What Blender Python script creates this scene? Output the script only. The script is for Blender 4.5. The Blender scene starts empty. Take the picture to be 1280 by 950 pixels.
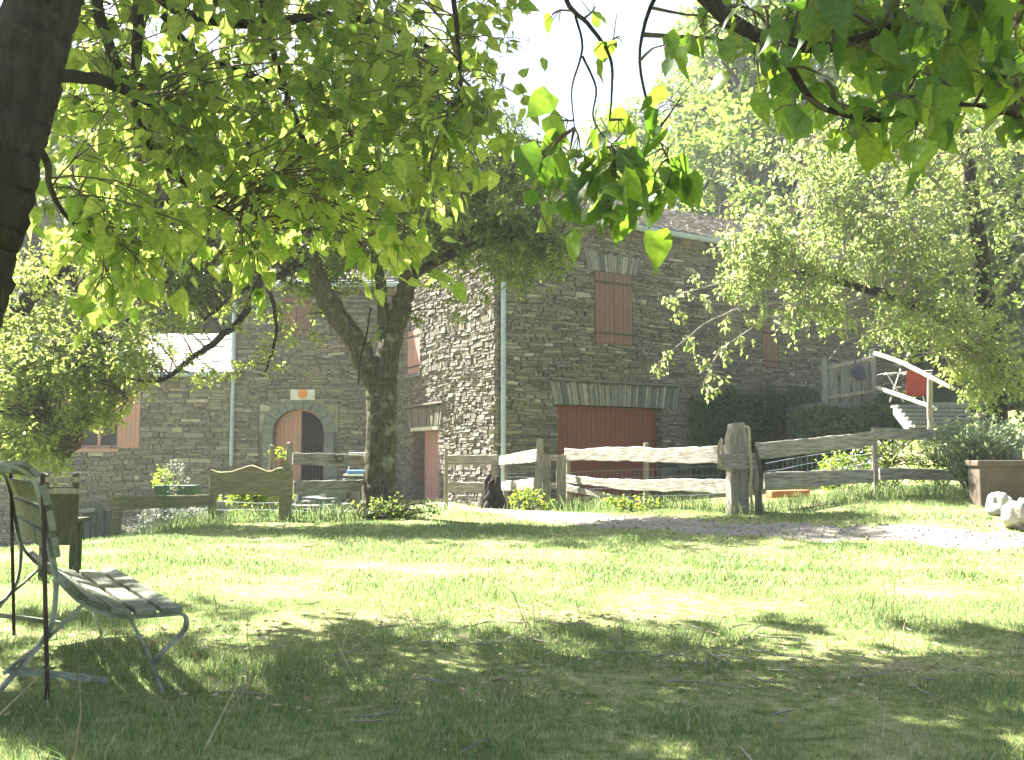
import bpy, math, random
import numpy as np
from mathutils import Vector

sc = bpy.context.scene
COL = sc.collection
R = math.radians
random.seed(7)
rng = np.random.default_rng(7)

# ------------------------------------------------------------------ camera
F = 1200.0
PITCH = math.atan(100 / F)
CZ = 1.05
cam = bpy.data.cameras.new('camera')
camo = bpy.data.objects.new('camera', cam)
COL.objects.link(camo)
cam.sensor_width = 36
cam.lens = F / 1280 * 36
cam.clip_start = 0.05
cam.clip_end = 800
camo.location = (0, 0, CZ)
camo.rotation_euler = (R(90) + PITCH, 0, 0)
sc.camera = camo

# ------------------------------------------------------------------ light
GLARE_DENSITY = 0.0012
SUN_EL = 50.0
SUN_AZ = -51.0      # from +Y towards -X
sx, sy = math.sin(R(SUN_AZ)), math.cos(R(SUN_AZ))
SUN = Vector((sx * math.cos(R(SUN_EL)), sy * math.cos(R(SUN_EL)), math.sin(R(SUN_EL))))
w = bpy.data.worlds.new('World')
sc.world = w
w.use_nodes = True
nt = w.node_tree
bg = nt.nodes['Background']
sky = nt.nodes.new('ShaderNodeTexSky')
sky.sky_type = 'NISHITA'
sky.sun_disc = False
sky.sun_elevation = R(SUN_EL)
sky.sun_rotation = R(SUN_AZ)
sky.air_density = 1.0
sky.dust_density = 3.0
nt.links.new(sky.outputs[0], bg.inputs[0])
bg.inputs[1].default_value = 0.042
sl = bpy.data.lights.new('sun', 'SUN')
sl.energy = 5.0
sl.angle = R(0.6)
sl.color = (1, 0.95, 0.86)
so = bpy.data.objects.new('sun', sl)
COL.objects.link(so)
so.rotation_euler = (-SUN).to_track_quat('-Z', 'Y').to_euler()
so.location = (0, 0, 30)
sc.view_settings.view_transform = 'Standard'
sc.view_settings.look = 'None'
sc.view_settings.gamma = 1
sc.view_settings.exposure = 2.95
sc.view_settings.use_curve_mapping = False
sc.cycles.max_bounces = 7
sc.cycles.diffuse_bounces = 4
sc.cycles.transmission_bounces = 4
sc.cycles.glossy_bounces = 2
sc.cycles.use_denoising = True
sc.cycles.sample_clamp_indirect = 4
sc.cycles.caustics_reflective = False
sc.cycles.caustics_refractive = False

# ------------------------------------------------------------------ geometry helpers
def ray(px, py):
    dx = (px - 640) / F
    dz = (475 - py) / F
    return np.array([dx, math.cos(PITCH) - dz * math.sin(PITCH), math.sin(PITCH) + dz * math.cos(PITCH)])

def at(px, py, Y):
    d = ray(px, py)
    return d * (Y / d[1]) + np.array([0, 0, CZ])

def ss(x, a, b):
    t = np.clip((np.asarray(x, float) - a) / (b - a), 0, 1)
    return t * t * (3 - 2 * t)

def g(x, y):
    x = np.asarray(x, float); y = np.asarray(y, float)
    z = 0.12 + 0.012 * np.clip(y, -50, 14)
    z = z - 0.18 * ss(y, 14, 18)
    z = z + 0.36 * ss(x, 0.3, 6.0) * ss(y, 8, 12.6)
    z = z - 1.7 * ss(-x, 3.3, 8.5) * ss(y, 8.0, 14) * (1 - ss(y, 24, 30))
    z = z + 1.6 * ss(x, 5.0, 10.5) * ss(y, 13.5, 19)
    sl_ = 0.42 + 0.22 * ss(x, 0, 16) + 0.1 * ss(-x, 6, 20)
    z = z + sl_ * np.clip(y - 29, 0, 22) * ss(y, 28, 34)
    z = z + 0.35 * np.clip(x - 13, 0, 40) * ss(y, 6, 14)
    z = z + 0.02 * np.sin(x * 1.7 + 0.6 * y) * np.cos(y * 1.3 - x * 0.5) + 0.012 * np.sin(x * 4.1) * np.sin(y * 3.7)
    return z

def G(x, y):
    return float(g(x, y))

def gp(px, Y):
    """ground point under pixel column px at depth Y"""
    x = (px - 640) / F * Y
    return np.array([x, Y, G(x, Y)])

class MB:
    def __init__(s):
        s.v = []; s.f = []
    def add(s, vs, fs):
        n = len(s.v)
        s.v.extend([tuple(map(float, a)) for a in vs])
        s.f.extend([tuple(i + n for i in f) for f in fs])
    def hexa(s, c):
        """8 corners: bottom 4 ccw then top 4"""
        s.add(c, [(3, 2, 1, 0), (4, 5, 6, 7), (0, 1, 5, 4), (1, 2, 6, 5), (2, 3, 7, 6), (3, 0, 4, 7)])
    def box(s, c, size, rz=0.0, tilt=None):
        hx, hy, hz = size[0] / 2, size[1] / 2, size[2] / 2
        cr, sr = math.cos(rz), math.sin(rz)
        pts = []
        for z in (-hz, hz):
            for x, y in ((-hx, -hy), (hx, -hy), (hx, hy), (-hx, hy)):
                pts.append((c[0] + x * cr - y * sr, c[1] + x * sr + y * cr, c[2] + z))
        s.hexa(pts)
    def bar(s, p0, p1, wid, thk, up=(0, 0, 1)):
        """rectangular bar; thk along up, wid across"""
        p0 = Vector(p0); p1 = Vector(p1); d = (p1 - p0).normalized()
        up = Vector(up); side = d.cross(up)
        if side.length < 1e-4: side = d.cross(Vector((1, 0, 0)))
        side.normalize(); u = side.cross(d).normalized()
        a, b = side * wid / 2, u * thk / 2
        s.hexa([p0 - a - b, p0 + a - b, p1 + a - b, p1 - a - b, p0 - a + b, p0 + a + b, p1 + a + b, p1 - a + b])
    def tube(s, pts, rad, sides=6, cap=True, ridge=0.0, rseed=0):
        rr_ = random.Random(rseed); W_ = [(rr_.choice([5, 7, 9, 13, 17]), rr_.uniform(0, 6), rr_.uniform(-.5, .5), rr_.uniform(.2, .9)) for _ in range(9)]
        pts = [Vector(p) for p in pts]
        n = len(pts)
        if not hasattr(rad, '__len__'): rad = [rad] * n
        base = len(s.v)
        prev = None
        for i, p in enumerate(pts):
            d = (pts[min(i + 1, n - 1)] - pts[max(i - 1, 0)])
            if d.length < 1e-9: d = Vector((0, 0, 1))
            d.normalize()
            if prev is None:
                a = d.cross(Vector((0.3, 0.1, 1))) if abs(d.z) < 0.95 else d.cross(Vector((1, 0.2, 0)))
            else:
                a = prev - d * prev.dot(d)
            a.normalize(); prev = a
            b = d.cross(a)
            for k in range(sides):
                t = 2 * math.pi * k / sides
                kk = 1.0
                if ridge: kk += ridge * sum(am * math.sin(f * t + ph + dr * i + .8 * math.sin(i * .37 + f)) for f, ph, dr, am in W_) / 2.2
                q = p + (a * math.cos(t) + b * math.sin(t)) * rad[i] * kk
                s.v.append((q.x, q.y, q.z))
        for i in range(n - 1):
            for k in range(sides):
                k2 = (k + 1) % sides
                s.f.append((base + i * sides + k, base + i * sides + k2, base + (i + 1) * sides + k2, base + (i + 1) * sides + k))
        if cap:
            s.f.append(tuple(base + k for k in reversed(range(sides))))
            s.f.append(tuple(base + (n - 1) * sides + k for k in range(sides)))
    def build(s, name, mat, parent=None, smooth=False, bevel=0):
        me = bpy.data.meshes.new(name)
        me.from_pydata(s.v, [], s.f)
        me.materials.append(mat)
        me.update()
        if smooth:
            me.polygons.foreach_set('use_smooth', [True] * len(me.polygons))
        o = bpy.data.objects.new(name, me)
        COL.objects.link(o)
        if parent is not None:
            o.parent = parent
            o.matrix_parent_inverse = parent.matrix_basis.inverted()
        if bevel:
            m = o.modifiers.new('bevel', 'BEVEL'); m.width = bevel; m.segments = 2; m.limit_method = 'ANGLE'
        return o

def tag(o, label=None, cat=None, group=None, kind=None):
    if label: o['label'] = label
    if cat: o['category'] = cat
    if group: o['group'] = group
    if kind: o['kind'] = kind
    return o

def thing(name, loc, label, cat, group=None):
    o = bpy.data.objects.new(name, None)
    o.empty_display_size = 0.2
    COL.objects.link(o)
    o.location = [float(a) for a in loc]
    bpy.context.view_layer.update()
    return tag(o, label, cat, group)

# ------------------------------------------------------------------ materials
def new_mat(name):
    m = bpy.data.materials.new(name); m.use_nodes = True
    nt = m.node_tree
    for n in list(nt.nodes): nt.nodes.remove(n)
    out = nt.nodes.new('ShaderNodeOutputMaterial')
    return m, nt, out

def N(nt, t, **kw):
    n = nt.nodes.new(t)
    for k, v in kw.items():
        if k.startswith('i_'):
            n.inputs[k[2:].replace('_', ' ')].default_value = v
        else:
            setattr(n, k, v)
    return n

def ramp(nt, src, stops):
    r = nt.nodes.new('ShaderNodeValToRGB')
    e = r.color_ramp.elements
    e[0].position, e[0].color = stops[0][0], (*stops[0][1], 1)
    e[1].position, e[1].color = stops[-1][0], (*stops[-1][1], 1)
    for p, c in stops[1:-1]:
        x = e.new(p); x.color = (*c, 1)
    nt.links.new(src, r.inputs[0])
    return r

def noise(nt, scale, detail=4, stretch=(1, 1, 1), coord='Object', rough=0.6):
    tc = nt.nodes.new('ShaderNodeTexCoord')
    mp = nt.nodes.new('ShaderNodeMapping')
    mp.inputs['Scale'].default_value = stretch
    nt.links.new(tc.outputs[coord], mp.inputs[0])
    n = nt.nodes.new('ShaderNodeTexNoise')
    n.inputs['Scale'].default_value = scale
    n.inputs['Detail'].default_value = detail
    n.inputs['Roughness'].default_value = rough
    nt.links.new(mp.outputs[0], n.inputs[0])
    return n

def mixc(nt, fac, a, b, mode='MIX'):
    m = nt.nodes.new('ShaderNodeMix'); m.data_type = 'RGBA'; m.blend_type = mode
    for s, v in ((m.inputs[0], fac), (m.inputs[6], a), (m.inputs[7], b)):
        if hasattr(v, 'links') or hasattr(v, 'is_output'):
            nt.links.new(v, s)
        elif hasattr(v, '__len__'):
            s.default_value = (*v, 1)
        else:
            s.default_value = v
    return m.outputs[2]

def surf_mat(name, c_lo, c_hi, scale=6, stretch=(1, 1, 1), rough=0.85, bump=0.3, bscale=None, patch=None, detail=6, island=None, spec=0.3, pscale=3.0, plo=0.52, phi=0.66):
    m, nt, out = new_mat(name)
    n = noise(nt, scale, detail, stretch)
    c = ramp(nt, n.outputs[0], [(0.3, c_lo), (0.7, c_hi)]).outputs[0]
    if island:
        geo = nt.nodes.new('ShaderNodeNewGeometry')
        ri = ramp(nt, geo.outputs['Random Per Island'], island)
        ri.color_ramp.interpolation = 'LINEAR'
        c = mixc(nt, 1.0, c, ri.outputs[0], 'MULTIPLY')
    if patch:
        pn = noise(nt, pscale, 8, (1, 1, 1))
        pr = ramp(nt, pn.outputs[0], [(plo, (0, 0, 0)), (phi, (1, 1, 1))])
        c = mixc(nt, pr.outputs[0], c, patch)
    b = N(nt, 'ShaderNodeBsdfPrincipled')
    b.inputs['Roughness'].default_value = rough
    b.inputs['Specular IOR Level'].default_value = spec
    nt.links.new(c, b.inputs['Base Color'])
    if bump:
        bn = noise(nt, bscale or scale * 3, 5, stretch)
        bp = N(nt, 'ShaderNodeBump'); bp.inputs['Strength'].default_value = bump; bp.inputs['Distance'].default_value = 0.02
        nt.links.new(bn.outputs[0], bp.inputs['Height'])
        nt.links.new(bp.outputs[0], b.inputs['Normal'])
    nt.links.new(b.outputs[0], out.inputs[0])
    return m

def leaf_mat(name, stops, trans, tfac=0.45, rough=0.5, spec=0.35):
    """stops: reflectance ramp by leaf; trans: colour multiplier pair for light let through"""
    m, nt, out = new_mat(name)
    geo = nt.nodes.new('ShaderNodeNewGeometry')
    c = ramp(nt, geo.outputs['Random Per Island'], stops).outputs[0]
    big = noise(nt, 0.9, 2)
    br = ramp(nt, big.outputs[0], [(0.3, (0.75, 0.8, 0.8)), (0.7, (1.2, 1.15, 1.0))]).outputs[0]
    c = mixc(nt, 1.0, c, br, 'MULTIPLY')
    t = ramp(nt, geo.outputs['Random Per Island'], [(0, trans[0]), (1, trans[1])]).outputs[0]
    fine = noise(nt, 45, 3); fr2 = ramp(nt, fine.outputs[0], [(0.35, (0.72, 0.78, 0.7)), (0.65, (1.15, 1.1, 1.2))]).outputs[0]
    c = mixc(nt, 1.0, c, fr2, 'MULTIPLY'); t = mixc(nt, 1.0, t, fr2, 'MULTIPLY')
    b = N(nt, 'ShaderNodeBsdfPrincipled')
    b.inputs['Roughness'].default_value = rough
    b.inputs['Specular IOR Level'].default_value = spec
    nt.links.new(c, b.inputs['Base Color'])
    tr = nt.nodes.new('ShaderNodeBsdfTranslucent')
    nt.links.new(t, tr.inputs[0])
    mx = nt.nodes.new('ShaderNodeMixShader')
    mx.inputs[0].default_value = tfac
    nt.links.new(b.outputs[0], mx.inputs[1]); nt.links.new(tr.outputs[0], mx.inputs[2])
    nt.links.new(mx.outputs[0], out.inputs[0])
    return m

M = {}
M['stone_shade'] = surf_mat('schist_stone', (0.14, 0.135, 0.117), (0.255, 0.245, 0.21), 7, (1, 1, 3), 0.9, 0.5, 30,
    island=[(0, (0.42, 0.45, 0.46)), (0.25, (0.8, 0.78, 0.72)), (0.5, (1.0, 0.97, 0.88)), (0.75, (0.75, 0.79, 0.8)), (0.93, (1.3, 1.24, 1.12)), (1, (2.0, 1.95, 1.85))],
    patch=(0.22, 0.21, 0.13), pscale=1.3)
M['stone_gable_dimmed'] = surf_mat('dimmed_gable_schist', (0.12, 0.114, 0.10), (0.21, 0.20, 0.172), 7, (1, 1, 3), 0.9, 0.5, 30,
    island=[(0, (0.6, 0.6, 0.6)), (0.3, (0.85, 0.82, 0.76)), (0.6, (1.0, 0.96, 0.88)), (0.9, (1.15, 1.1, 1.0)), (1, (1.4, 1.35, 1.25))])  # schist copy with dappled shade on the gable put into its dimmer colour
M['mortar'] = surf_mat('wall_core', (0.07, 0.067, 0.056), (0.15, 0.14, 0.12), 12, (1, 1, 3), 0.95, 0.6)
M['dressed'] = surf_mat('dressed_stone', (0.10, 0.11, 0.105), (0.17, 0.18, 0.17), 9, (1, 1, 1), 0.85, 0.3,
    island=[(0, (0.8, 0.8, 0.8)), (1, (1.15, 1.15, 1.15))])
M['voussoir'] = surf_mat('lintel_stone', (0.15, 0.152, 0.145), (0.28, 0.278, 0.255), 9, (3, 3, 1), 0.85, 0.4,
    island=[(0, (0.45, 0.48, 0.5)), (0.5, (0.95, 0.94, 0.9)), (1, (1.5, 1.45, 1.35))])
M['slate'] = surf_mat('roof_slate', (0.2, 0.19, 0.18), (0.36, 0.34, 0.31), 6, (1, 1, 1), 0.6, 0.3,
    island=[(0, (0.55, 0.55, 0.6)), (0.5, (0.95, 0.92, 0.9)), (1, (1.5, 1.45, 1.35))], spec=0.5)
M['shutter'] = surf_mat('shutter_paint', (0.14, 0.08, 0.058), (0.195, 0.112, 0.08), 5, (6, 6, 1), 0.7, 0.15, patch=(0.15, 0.10, 0.075), pscale=3)
M['garage'] = surf_mat('garage_paint', (0.17, 0.05, 0.022), (0.24, 0.072, 0.032), 5, (8, 8, 1), 0.65, 0.15, patch=(0.15, 0.065, 0.038), pscale=2.5)
M['pinkdoor'] = surf_mat('faded_pink_paint', (0.36, 0.18, 0.15), (0.46, 0.25, 0.21), 5, (6, 6, 1), 0.7, 0.15, patch=(0.30, 0.22, 0.18), pscale=3)
M['zinc'] = surf_mat('zinc_pipe', (0.25, 0.31, 0.38), (0.36, 0.43, 0.50), 5, (1, 1, 0.5), 0.45, 0.05, spec=0.6)
M['iron'] = surf_mat('rusty_iron', (0.03, 0.022, 0.018), (0.07, 0.045, 0.035), 20, (1, 1, 1), 0.7, 0.2)
M['wood_h'] = surf_mat('weathered_board', (0.11, 0.10, 0.08), (0.42, 0.40, 0.35), 5, (1, 1, 9), 0.85, 0.5, 9, spec=0.25)
M['wood_moss'] = surf_mat('mossy_board', (0.14, 0.13, 0.07), (0.27, 0.25, 0.15), 5, (1, 1, 8), 0.9, 0.5, 9, patch=(0.12, 0.14, 0.05), pscale=2.5)
M['wood_v'] = surf_mat('weathered_post', (0.13, 0.12, 0.095), (0.33, 0.31, 0.26), 6, (7, 7, 0.8), 0.88, 0.6, 9, spec=0.25)
M['deckwood'] = surf_mat('grey_deck_plank', (0.10, 0.11, 0.105), (0.23, 0.24, 0.22), 6, (7, 7, 0.8), 0.88, 0.4, 9)
M['pole'] = surf_mat('peeled_pole', (0.42, 0.37, 0.29), (0.62, 0.57, 0.48), 9, (1, 1, 1), 0.7, 0.2)
M['bench_iron'] = surf_mat('bench_flaking_paint', (0.16, 0.19, 0.14), (0.38, 0.42, 0.34), 9, (1, 1, 1), 0.65, 0.4, 40, patch=(0.10, 0.10, 0.07), pscale=8)
M['bench_slat'] = surf_mat('mossy_bench_slat', (0.10, 0.115, 0.075), (0.26, 0.28, 0.21), 9, (2, 2, 2), 0.8, 0.4, 40, patch=(0.06, 0.075, 0.04), pscale=5)
M['darkwood'] = surf_mat('dark_old_wood', (0.03, 0.032, 0.02), (0.075, 0.08, 0.05), 7, (6, 6, 1), 0.85, 0.4)
M['bark_dark'] = surf_mat('dark_bark', (0.007, 0.006, 0.004), (0.035, 0.03, 0.02), 5, (5, 5, 1), 0.95, 1.0, 9, patch=(0.04, 0.044, 0.025), pscale=9, plo=0.58, phi=0.7)
M['bark_lichen'] = surf_mat('lichen_bark', (0.018, 0.016, 0.010), (0.13, 0.12, 0.075), 7, (5, 5, 1), 0.95, 1.0, 14, patch=(0.22, 0.23, 0.15), pscale=5, plo=0.56, phi=0.68)
M['twig_pale'] = surf_mat('pale_twig', (0.16, 0.14, 0.11), (0.34, 0.31, 0.26), 12, (1, 1, 1), 0.8, 0.2)
M['twig_dark'] = surf_mat('dark_twig', (0.05, 0.045, 0.03), (0.12, 0.10, 0.075), 12, (1, 1, 1), 0.85, 0.2)
M['gravel'] = surf_mat('gravel_path', (0.14, 0.13, 0.11), (0.34, 0.315, 0.27), 14, (1, 1, 1), 0.95, 0.6, 60, patch=(0.17, 0.18, 0.09), pscale=2.2, detail=12)
M['terra'] = surf_mat('terracotta', (0.30, 0.10, 0.05), (0.42, 0.16, 0.08), 9, (1, 1, 1), 0.8, 0.1)
M['towel'] = surf_mat('red_towel', (0.26, 0.035, 0.018), (0.36, 0.055, 0.028), 9, (1, 1, 1), 0.95, 0.2)
M['white'] = surf_mat('white_enamel', (0.6, 0.6, 0.58), (0.75, 0.75, 0.72), 9, (1, 1, 1), 0.5, 0.05)
M['plaque'] = surf_mat('plaque_glaze', (0.45, 0.42, 0.40), (0.6, 0.57, 0.54), 9, (1, 1, 1), 0.4, 0.05)
M['orange'] = surf_mat('orange_glaze', (0.5, 0.16, 0.03), (0.65, 0.25, 0.05), 19, (1, 1, 1), 0.5, 0.05)
M['blue'] = surf_mat('blue_glaze', (0.06, 0.17, 0.5), (0.15, 0.3, 0.65), 9, (1, 1, 1), 0.5, 0.05)
M['tarp'] = surf_mat('green_tarp', (0.008, 0.035, 0.02), (0.015, 0.055, 0.03), 9, (1, 1, 1), 0.6, 0.1)
M['rock_white'] = surf_mat('pale_rock', (0.26, 0.25, 0.22), (0.52, 0.50, 0.46), 7, (1, 1, 1), 0.9, 0.8, 25, patch=(0.2, 0.2, 0.15), pscale=6)
M['rope'] = surf_mat('old_rope', (0.22, 0.19, 0.12), (0.45, 0.40, 0.28), 30, (1, 1, 1), 0.9, 0.3)
M['darkcloth'] = surf_mat('dark_blue_cloth', (0.02, 0.025, 0.04), (0.05, 0.06, 0.09), 12, (1, 1, 1), 0.95, 0.3)
M['brown'] = surf_mat('rusty_brown_panel', (0.085, 0.068, 0.052), (0.14, 0.11, 0.082), 4, (1, 1, 1), 0.8, 0.2)
M['dark'] = surf_mat('painted_room_darkness', (0.006, 0.006, 0.006), (0.012, 0.011, 0.01), 4, (1, 1, 1), 0.9, 0)  # near-black, the darkness behind the doorway put into the colour
m, nt_, out_ = new_mat('window_glass')
b_ = N(nt_, 'ShaderNodeBsdfPrincipled'); b_.inputs['Base Color'].default_value = (0.02, 0.025, 0.02, 1); b_.inputs['Roughness'].default_value = 0.08
nt_.links.new(b_.outputs[0], out_.inputs[0]); M['glass'] = m

GREEN = lambda k: [(0, tuple(a * k for a in (0.035, 0.075, 0.012))), (0.5, tuple(a * k for a in (0.06, 0.12, 0.02))), (1, tuple(a * k for a in (0.10, 0.155, 0.03)))]
M['leaf_big'] = leaf_mat('broad_leaf', GREEN(0.95), ((0.28, 0.46, 0.06), (0.68, 0.78, 0.17)), 0.6, 0.38, 0.45)
M['leaf_bough_shaded'] = leaf_mat('shaded_bough_leaf', GREEN(0.8), ((0.14, 0.32, 0.02), (0.42, 0.58, 0.05)), 0.54, 0.38, 0.45)  # darker copy of the broad leaf, weaker backlight put into its colour
M['leaf_high_dimmed'] = leaf_mat('dimmed_high_leaf', GREEN(0.8), ((0.06, 0.16, 0.01), (0.18, 0.34, 0.02)), 0.35, 0.38, 0.45)  # same leaves made darker and less translucent to deepen the lawn shade
M['leaf_fruit'] = leaf_mat('fruit_tree_leaf', GREEN(1.3), ((0.2, 0.31, 0.04), (0.52, 0.6, 0.13)), 0.54, 0.42, 0.5)
M['leaf_left'] = leaf_mat('yellow_green_leaf', GREEN(1.25), ((0.34, 0.46, 0.07), (0.68, 0.74, 0.2)), 0.58, 0.45, 0.5)
M['leaf_right'] = leaf_mat('cherry_leaf', [(0, (0.06, 0.11, 0.03)), (0.5, (0.11, 0.17, 0.045)), (0.96, (0.18, 0.23, 0.07)), (1, (0.35, 0.16, 0.05))], ((0.3, 0.42, 0.1), (0.6, 0.68, 0.22)), 0.54, 0.4, 0.55)
M['leaf_wood'] = leaf_mat('woodland_leaf', GREEN(1.6), ((0.22, 0.36, 0.04), (0.48, 0.58, 0.12)), 0.5, 0.45, 0.5)
M['leaf_wood_pale'] = leaf_mat('pale_woodland_leaf', [(0, (0.14, 0.18, 0.09)), (1, (0.32, 0.34, 0.21))], ((0.2, 0.3, 0.08), (0.45, 0.5, 0.2)), 0.42, 0.45, 0.6)
M['leaf_ivy'] = leaf_mat('creeper_leaf', GREEN(1.0), ((0.06, 0.14, 0.015), (0.14, 0.24, 0.03)), 0.35, 0.45, 0.35)
M['leaf_lav'] = leaf_mat('grey_green_leaf', [(0, (0.15, 0.20, 0.13)), (1, (0.34, 0.39, 0.28))], ((0.12, 0.18, 0.07), (0.25, 0.33, 0.14)), 0.35, 0.7, 0.2)
M['petal'] = leaf_mat('white_petal', [(0, (0.55, 0.55, 0.55)), (1, (0.8, 0.8, 0.8))], ((0.4, 0.4, 0.4), (0.6, 0.6, 0.6)), 0.35, 0.7, 0.2)
M['leaf_silver'] = leaf_mat('silver_leaf', [(0, (0.22, 0.24, 0.24)), (1, (0.5, 0.5, 0.55))], ((0.15, 0.18, 0.12), (0.3, 0.33, 0.25)), 0.3, 0.6, 0.4)
M['leaf_lime'] = leaf_mat('lime_leaf', GREEN(2.0), ((0.3, 0.45, 0.03), (0.55, 0.65, 0.08)), 0.5, 0.5, 0.4)
M['blade'] = leaf_mat('grass_blade', [(0, (0.055, 0.14, 0.03)), (0.5, (0.135, 0.24, 0.075)), (0.8, (0.28, 0.33, 0.17)), (0.93, (0.42, 0.36, 0.2)), (1, (0.6, 0.54, 0.38))],
                      ((0.18, 0.32, 0.08), (0.42, 0.48, 0.22)), 0.42, 0.5, 0.4)
M['straw'] = leaf_mat('dry_straw', [(0, (0.22, 0.17, 0.09)), (1, (0.55, 0.48, 0.34))], ((0.2, 0.16, 0.08), (0.35, 0.3, 0.2)), 0.25, 0.6, 0.3)

# ground material: grassy soil with bare strawy patches
m, nt, out = new_mat('lawn_soil')
n1 = noise(nt, 1.3, 8); n2 = noise(nt, 14, 8); n3 = noise(nt, 60, 4)
c1 = ramp(nt, n2.outputs[0], [(0.3, (0.045, 0.08, 0.02)), (0.5, (0.20, 0.23, 0.08)), (0.72, (0.36, 0.35, 0.19))]).outputs[0]
c2 = ramp(nt, n3.outputs[0], [(0.3, (0.14, 0.11, 0.07)), (0.7, (0.44, 0.38, 0.26))]).outputs[0]
pm = ramp(nt, n1.outputs[0], [(0.56, (0, 0, 0)), (0.72, (1, 1, 1))]).outputs[0]
c = mixc(nt, pm, c1, c2)
b = N(nt, 'ShaderNodeBsdfPrincipled'); b.inputs['Roughness'].default_value = 0.95; b.inputs['Specular IOR Level'].default_value = 0.15
nt.links.new(c, b.inputs['Base Color'])
bp = N(nt, 'ShaderNodeBump'); bp.inputs['Strength'].default_value = 0.8; bp.inputs['Distance'].default_value = 0.03
nt.links.new(n2.outputs[0], bp.inputs['Height']); nt.links.new(bp.outputs[0], b.inputs['Normal'])
nt.links.new(b.outputs[0], out.inputs[0]); M['lawn'] = m

# ------------------------------------------------------------------ ground and path
def grid_sheet(name, xs, ys, zf, mat):
    X, Y = np.meshgrid(xs, ys)
    Z = zf(X, Y)
    v = np.stack([X, Y, Z], -1).reshape(-1, 3)
    nx, ny = len(xs), len(ys)
    i = np.arange((nx - 1) * (ny - 1)); a = (i // (nx - 1)) * nx + i % (nx - 1)
    f = np.stack([a, a + 1, a + nx + 1, a + nx], -1)
    me = bpy.data.meshes.new(name); me.from_pydata(v.tolist(), [], f.tolist()); me.materials.append(mat)
    me.polygons.foreach_set('use_smooth', [True] * len(me.polygons))
    o = bpy.data.objects.new(name, me); COL.objects.link(o)
    return o
xs = np.concatenate([np.linspace(-160, -20, 15)[:-1], np.linspace(-20, 24, 177), np.linspace(24, 160, 15)[1:]])
ys = np.concatenate([np.linspace(-60, 0, 10)[:-1], np.linspace(0, 34, 137), np.linspace(34, 180, 25)[1:]])
tag(grid_sheet('ground', xs, ys, g, M['lawn']), kind='structure')

path_pts = [(-1.9, 21.0), (-1.2, 18.0), (-0.35, 15.6), (0.6, 13.0), (2.0, 10.9), (3.6, 9.7), (5.6, 9.1), (9, 8.7), (14, 8.4)]
def catmull(P, n=10):
    P = [np.array(p, float) for p in P]
    P = [2 * P[0] - P[1]] + P + [2 * P[-1] - P[-2]]
    o = []
    for i in range(1, len(P) - 2):
        for k in range(n):
            t = k / n
            o.append(0.5 * (2 * P[i] + (P[i + 1] - P[i - 1]) * t + (2 * P[i - 1] - 5 * P[i] + 4 * P[i + 1] - P[i + 2]) * t * t + (-P[i - 1] + 3 * P[i] - 3 * P[i + 1] + P[i + 2]) * t ** 3))
    o.append(P[-2]); return o
PATH = catmull(path_pts, 12)
mb = MB(); cols = 9
rows_ = []
for i, p in enumerate(PATH):
    d = PATH[min(i + 1, len(PATH) - 1)] - PATH[max(i - 1, 0)]; d /= np.linalg.norm(d)
    nrm = np.array([-d[1], d[0]])
    hw0 = 0.62 + 0.14 * math.sin(i * 0.9) + 0.09 * math.sin(i * 2.3); hw1 = 0.66 + 0.13 * math.sin(i * 0.7 + 2) + 0.08 * math.sin(i * 2.9)
    for k in range(cols):
        s = -hw0 + (hw0 + hw1) * k / (cols - 1)
        q = p + nrm * s
        e = 0.012 if 0 < k < cols - 1 else -0.03
        mb.v.append((q[0], q[1], G(*q) + e))
for i in range(len(PATH) - 1):
    for k in range(cols - 1):
        a = i * cols + k
        mb.f.append((a, a + cols, a + cols + 1, a + 1)[::-1])
tag(mb.build('path', M['gravel'], smooth=True), kind='structure')
PA = np.array(PATH)
def path_dist(x, y):
    P = np.stack([x, y], -1)
    d = np.full(len(x), 1e9)
    for p in PA[::2]:
        d = np.minimum(d, np.hypot(P[:, 0] - p[0], P[:, 1] - p[1]))
    return d

# ------------------------------------------------------------------ leaf meshes
def big_leaf():
    rows = [(0.0, 0.0, 0.0, 0.0), (.13, -.03, .30, .05), (.32, .27, .41, .07), (.55, .52, .36, .03), (.78, .76, .23, .045), (.95, .94, .09, .0)]
    v = []; f = []
    for ym, ye, hw, ze in rows[1:]:
        zc = -.16 * ym * ym
        v += [(-hw, ye, zc + ze), (0, ym, zc - .015), (hw, ye, zc + ze * .8)]
    v = [(0, 0, 0)] + v + [(0, 1.12, -.22)]
    f += [(0, 2, 1), (0, 3, 2)]
    for k in range(4):
        a = 1 + k * 3; b = a + 3
        f += [(a, a + 1, b + 1, b), (a + 1, a + 2, b + 2, b + 1)]
    f += [(13, 14, 16), (14, 15, 16)]
    return np.array(v), f
T_BIG = big_leaf()
T_MED = (np.array([(0, 0, 0), (-.3, .45, .07), (0, 1, -.1), (.3, .45, .07)]), [(0, 3, 2), (0, 2, 1)])
T_QUAD = (np.array([(0, 0, 0), (-.34, .5, .05), (0, 1, 0), (.34, .5, -.05)]), [(0, 3, 2, 1)])

def unit(a):
    return a / (np.linalg.norm(a, axis=-1, keepdims=True) + 1e-9)

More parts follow.
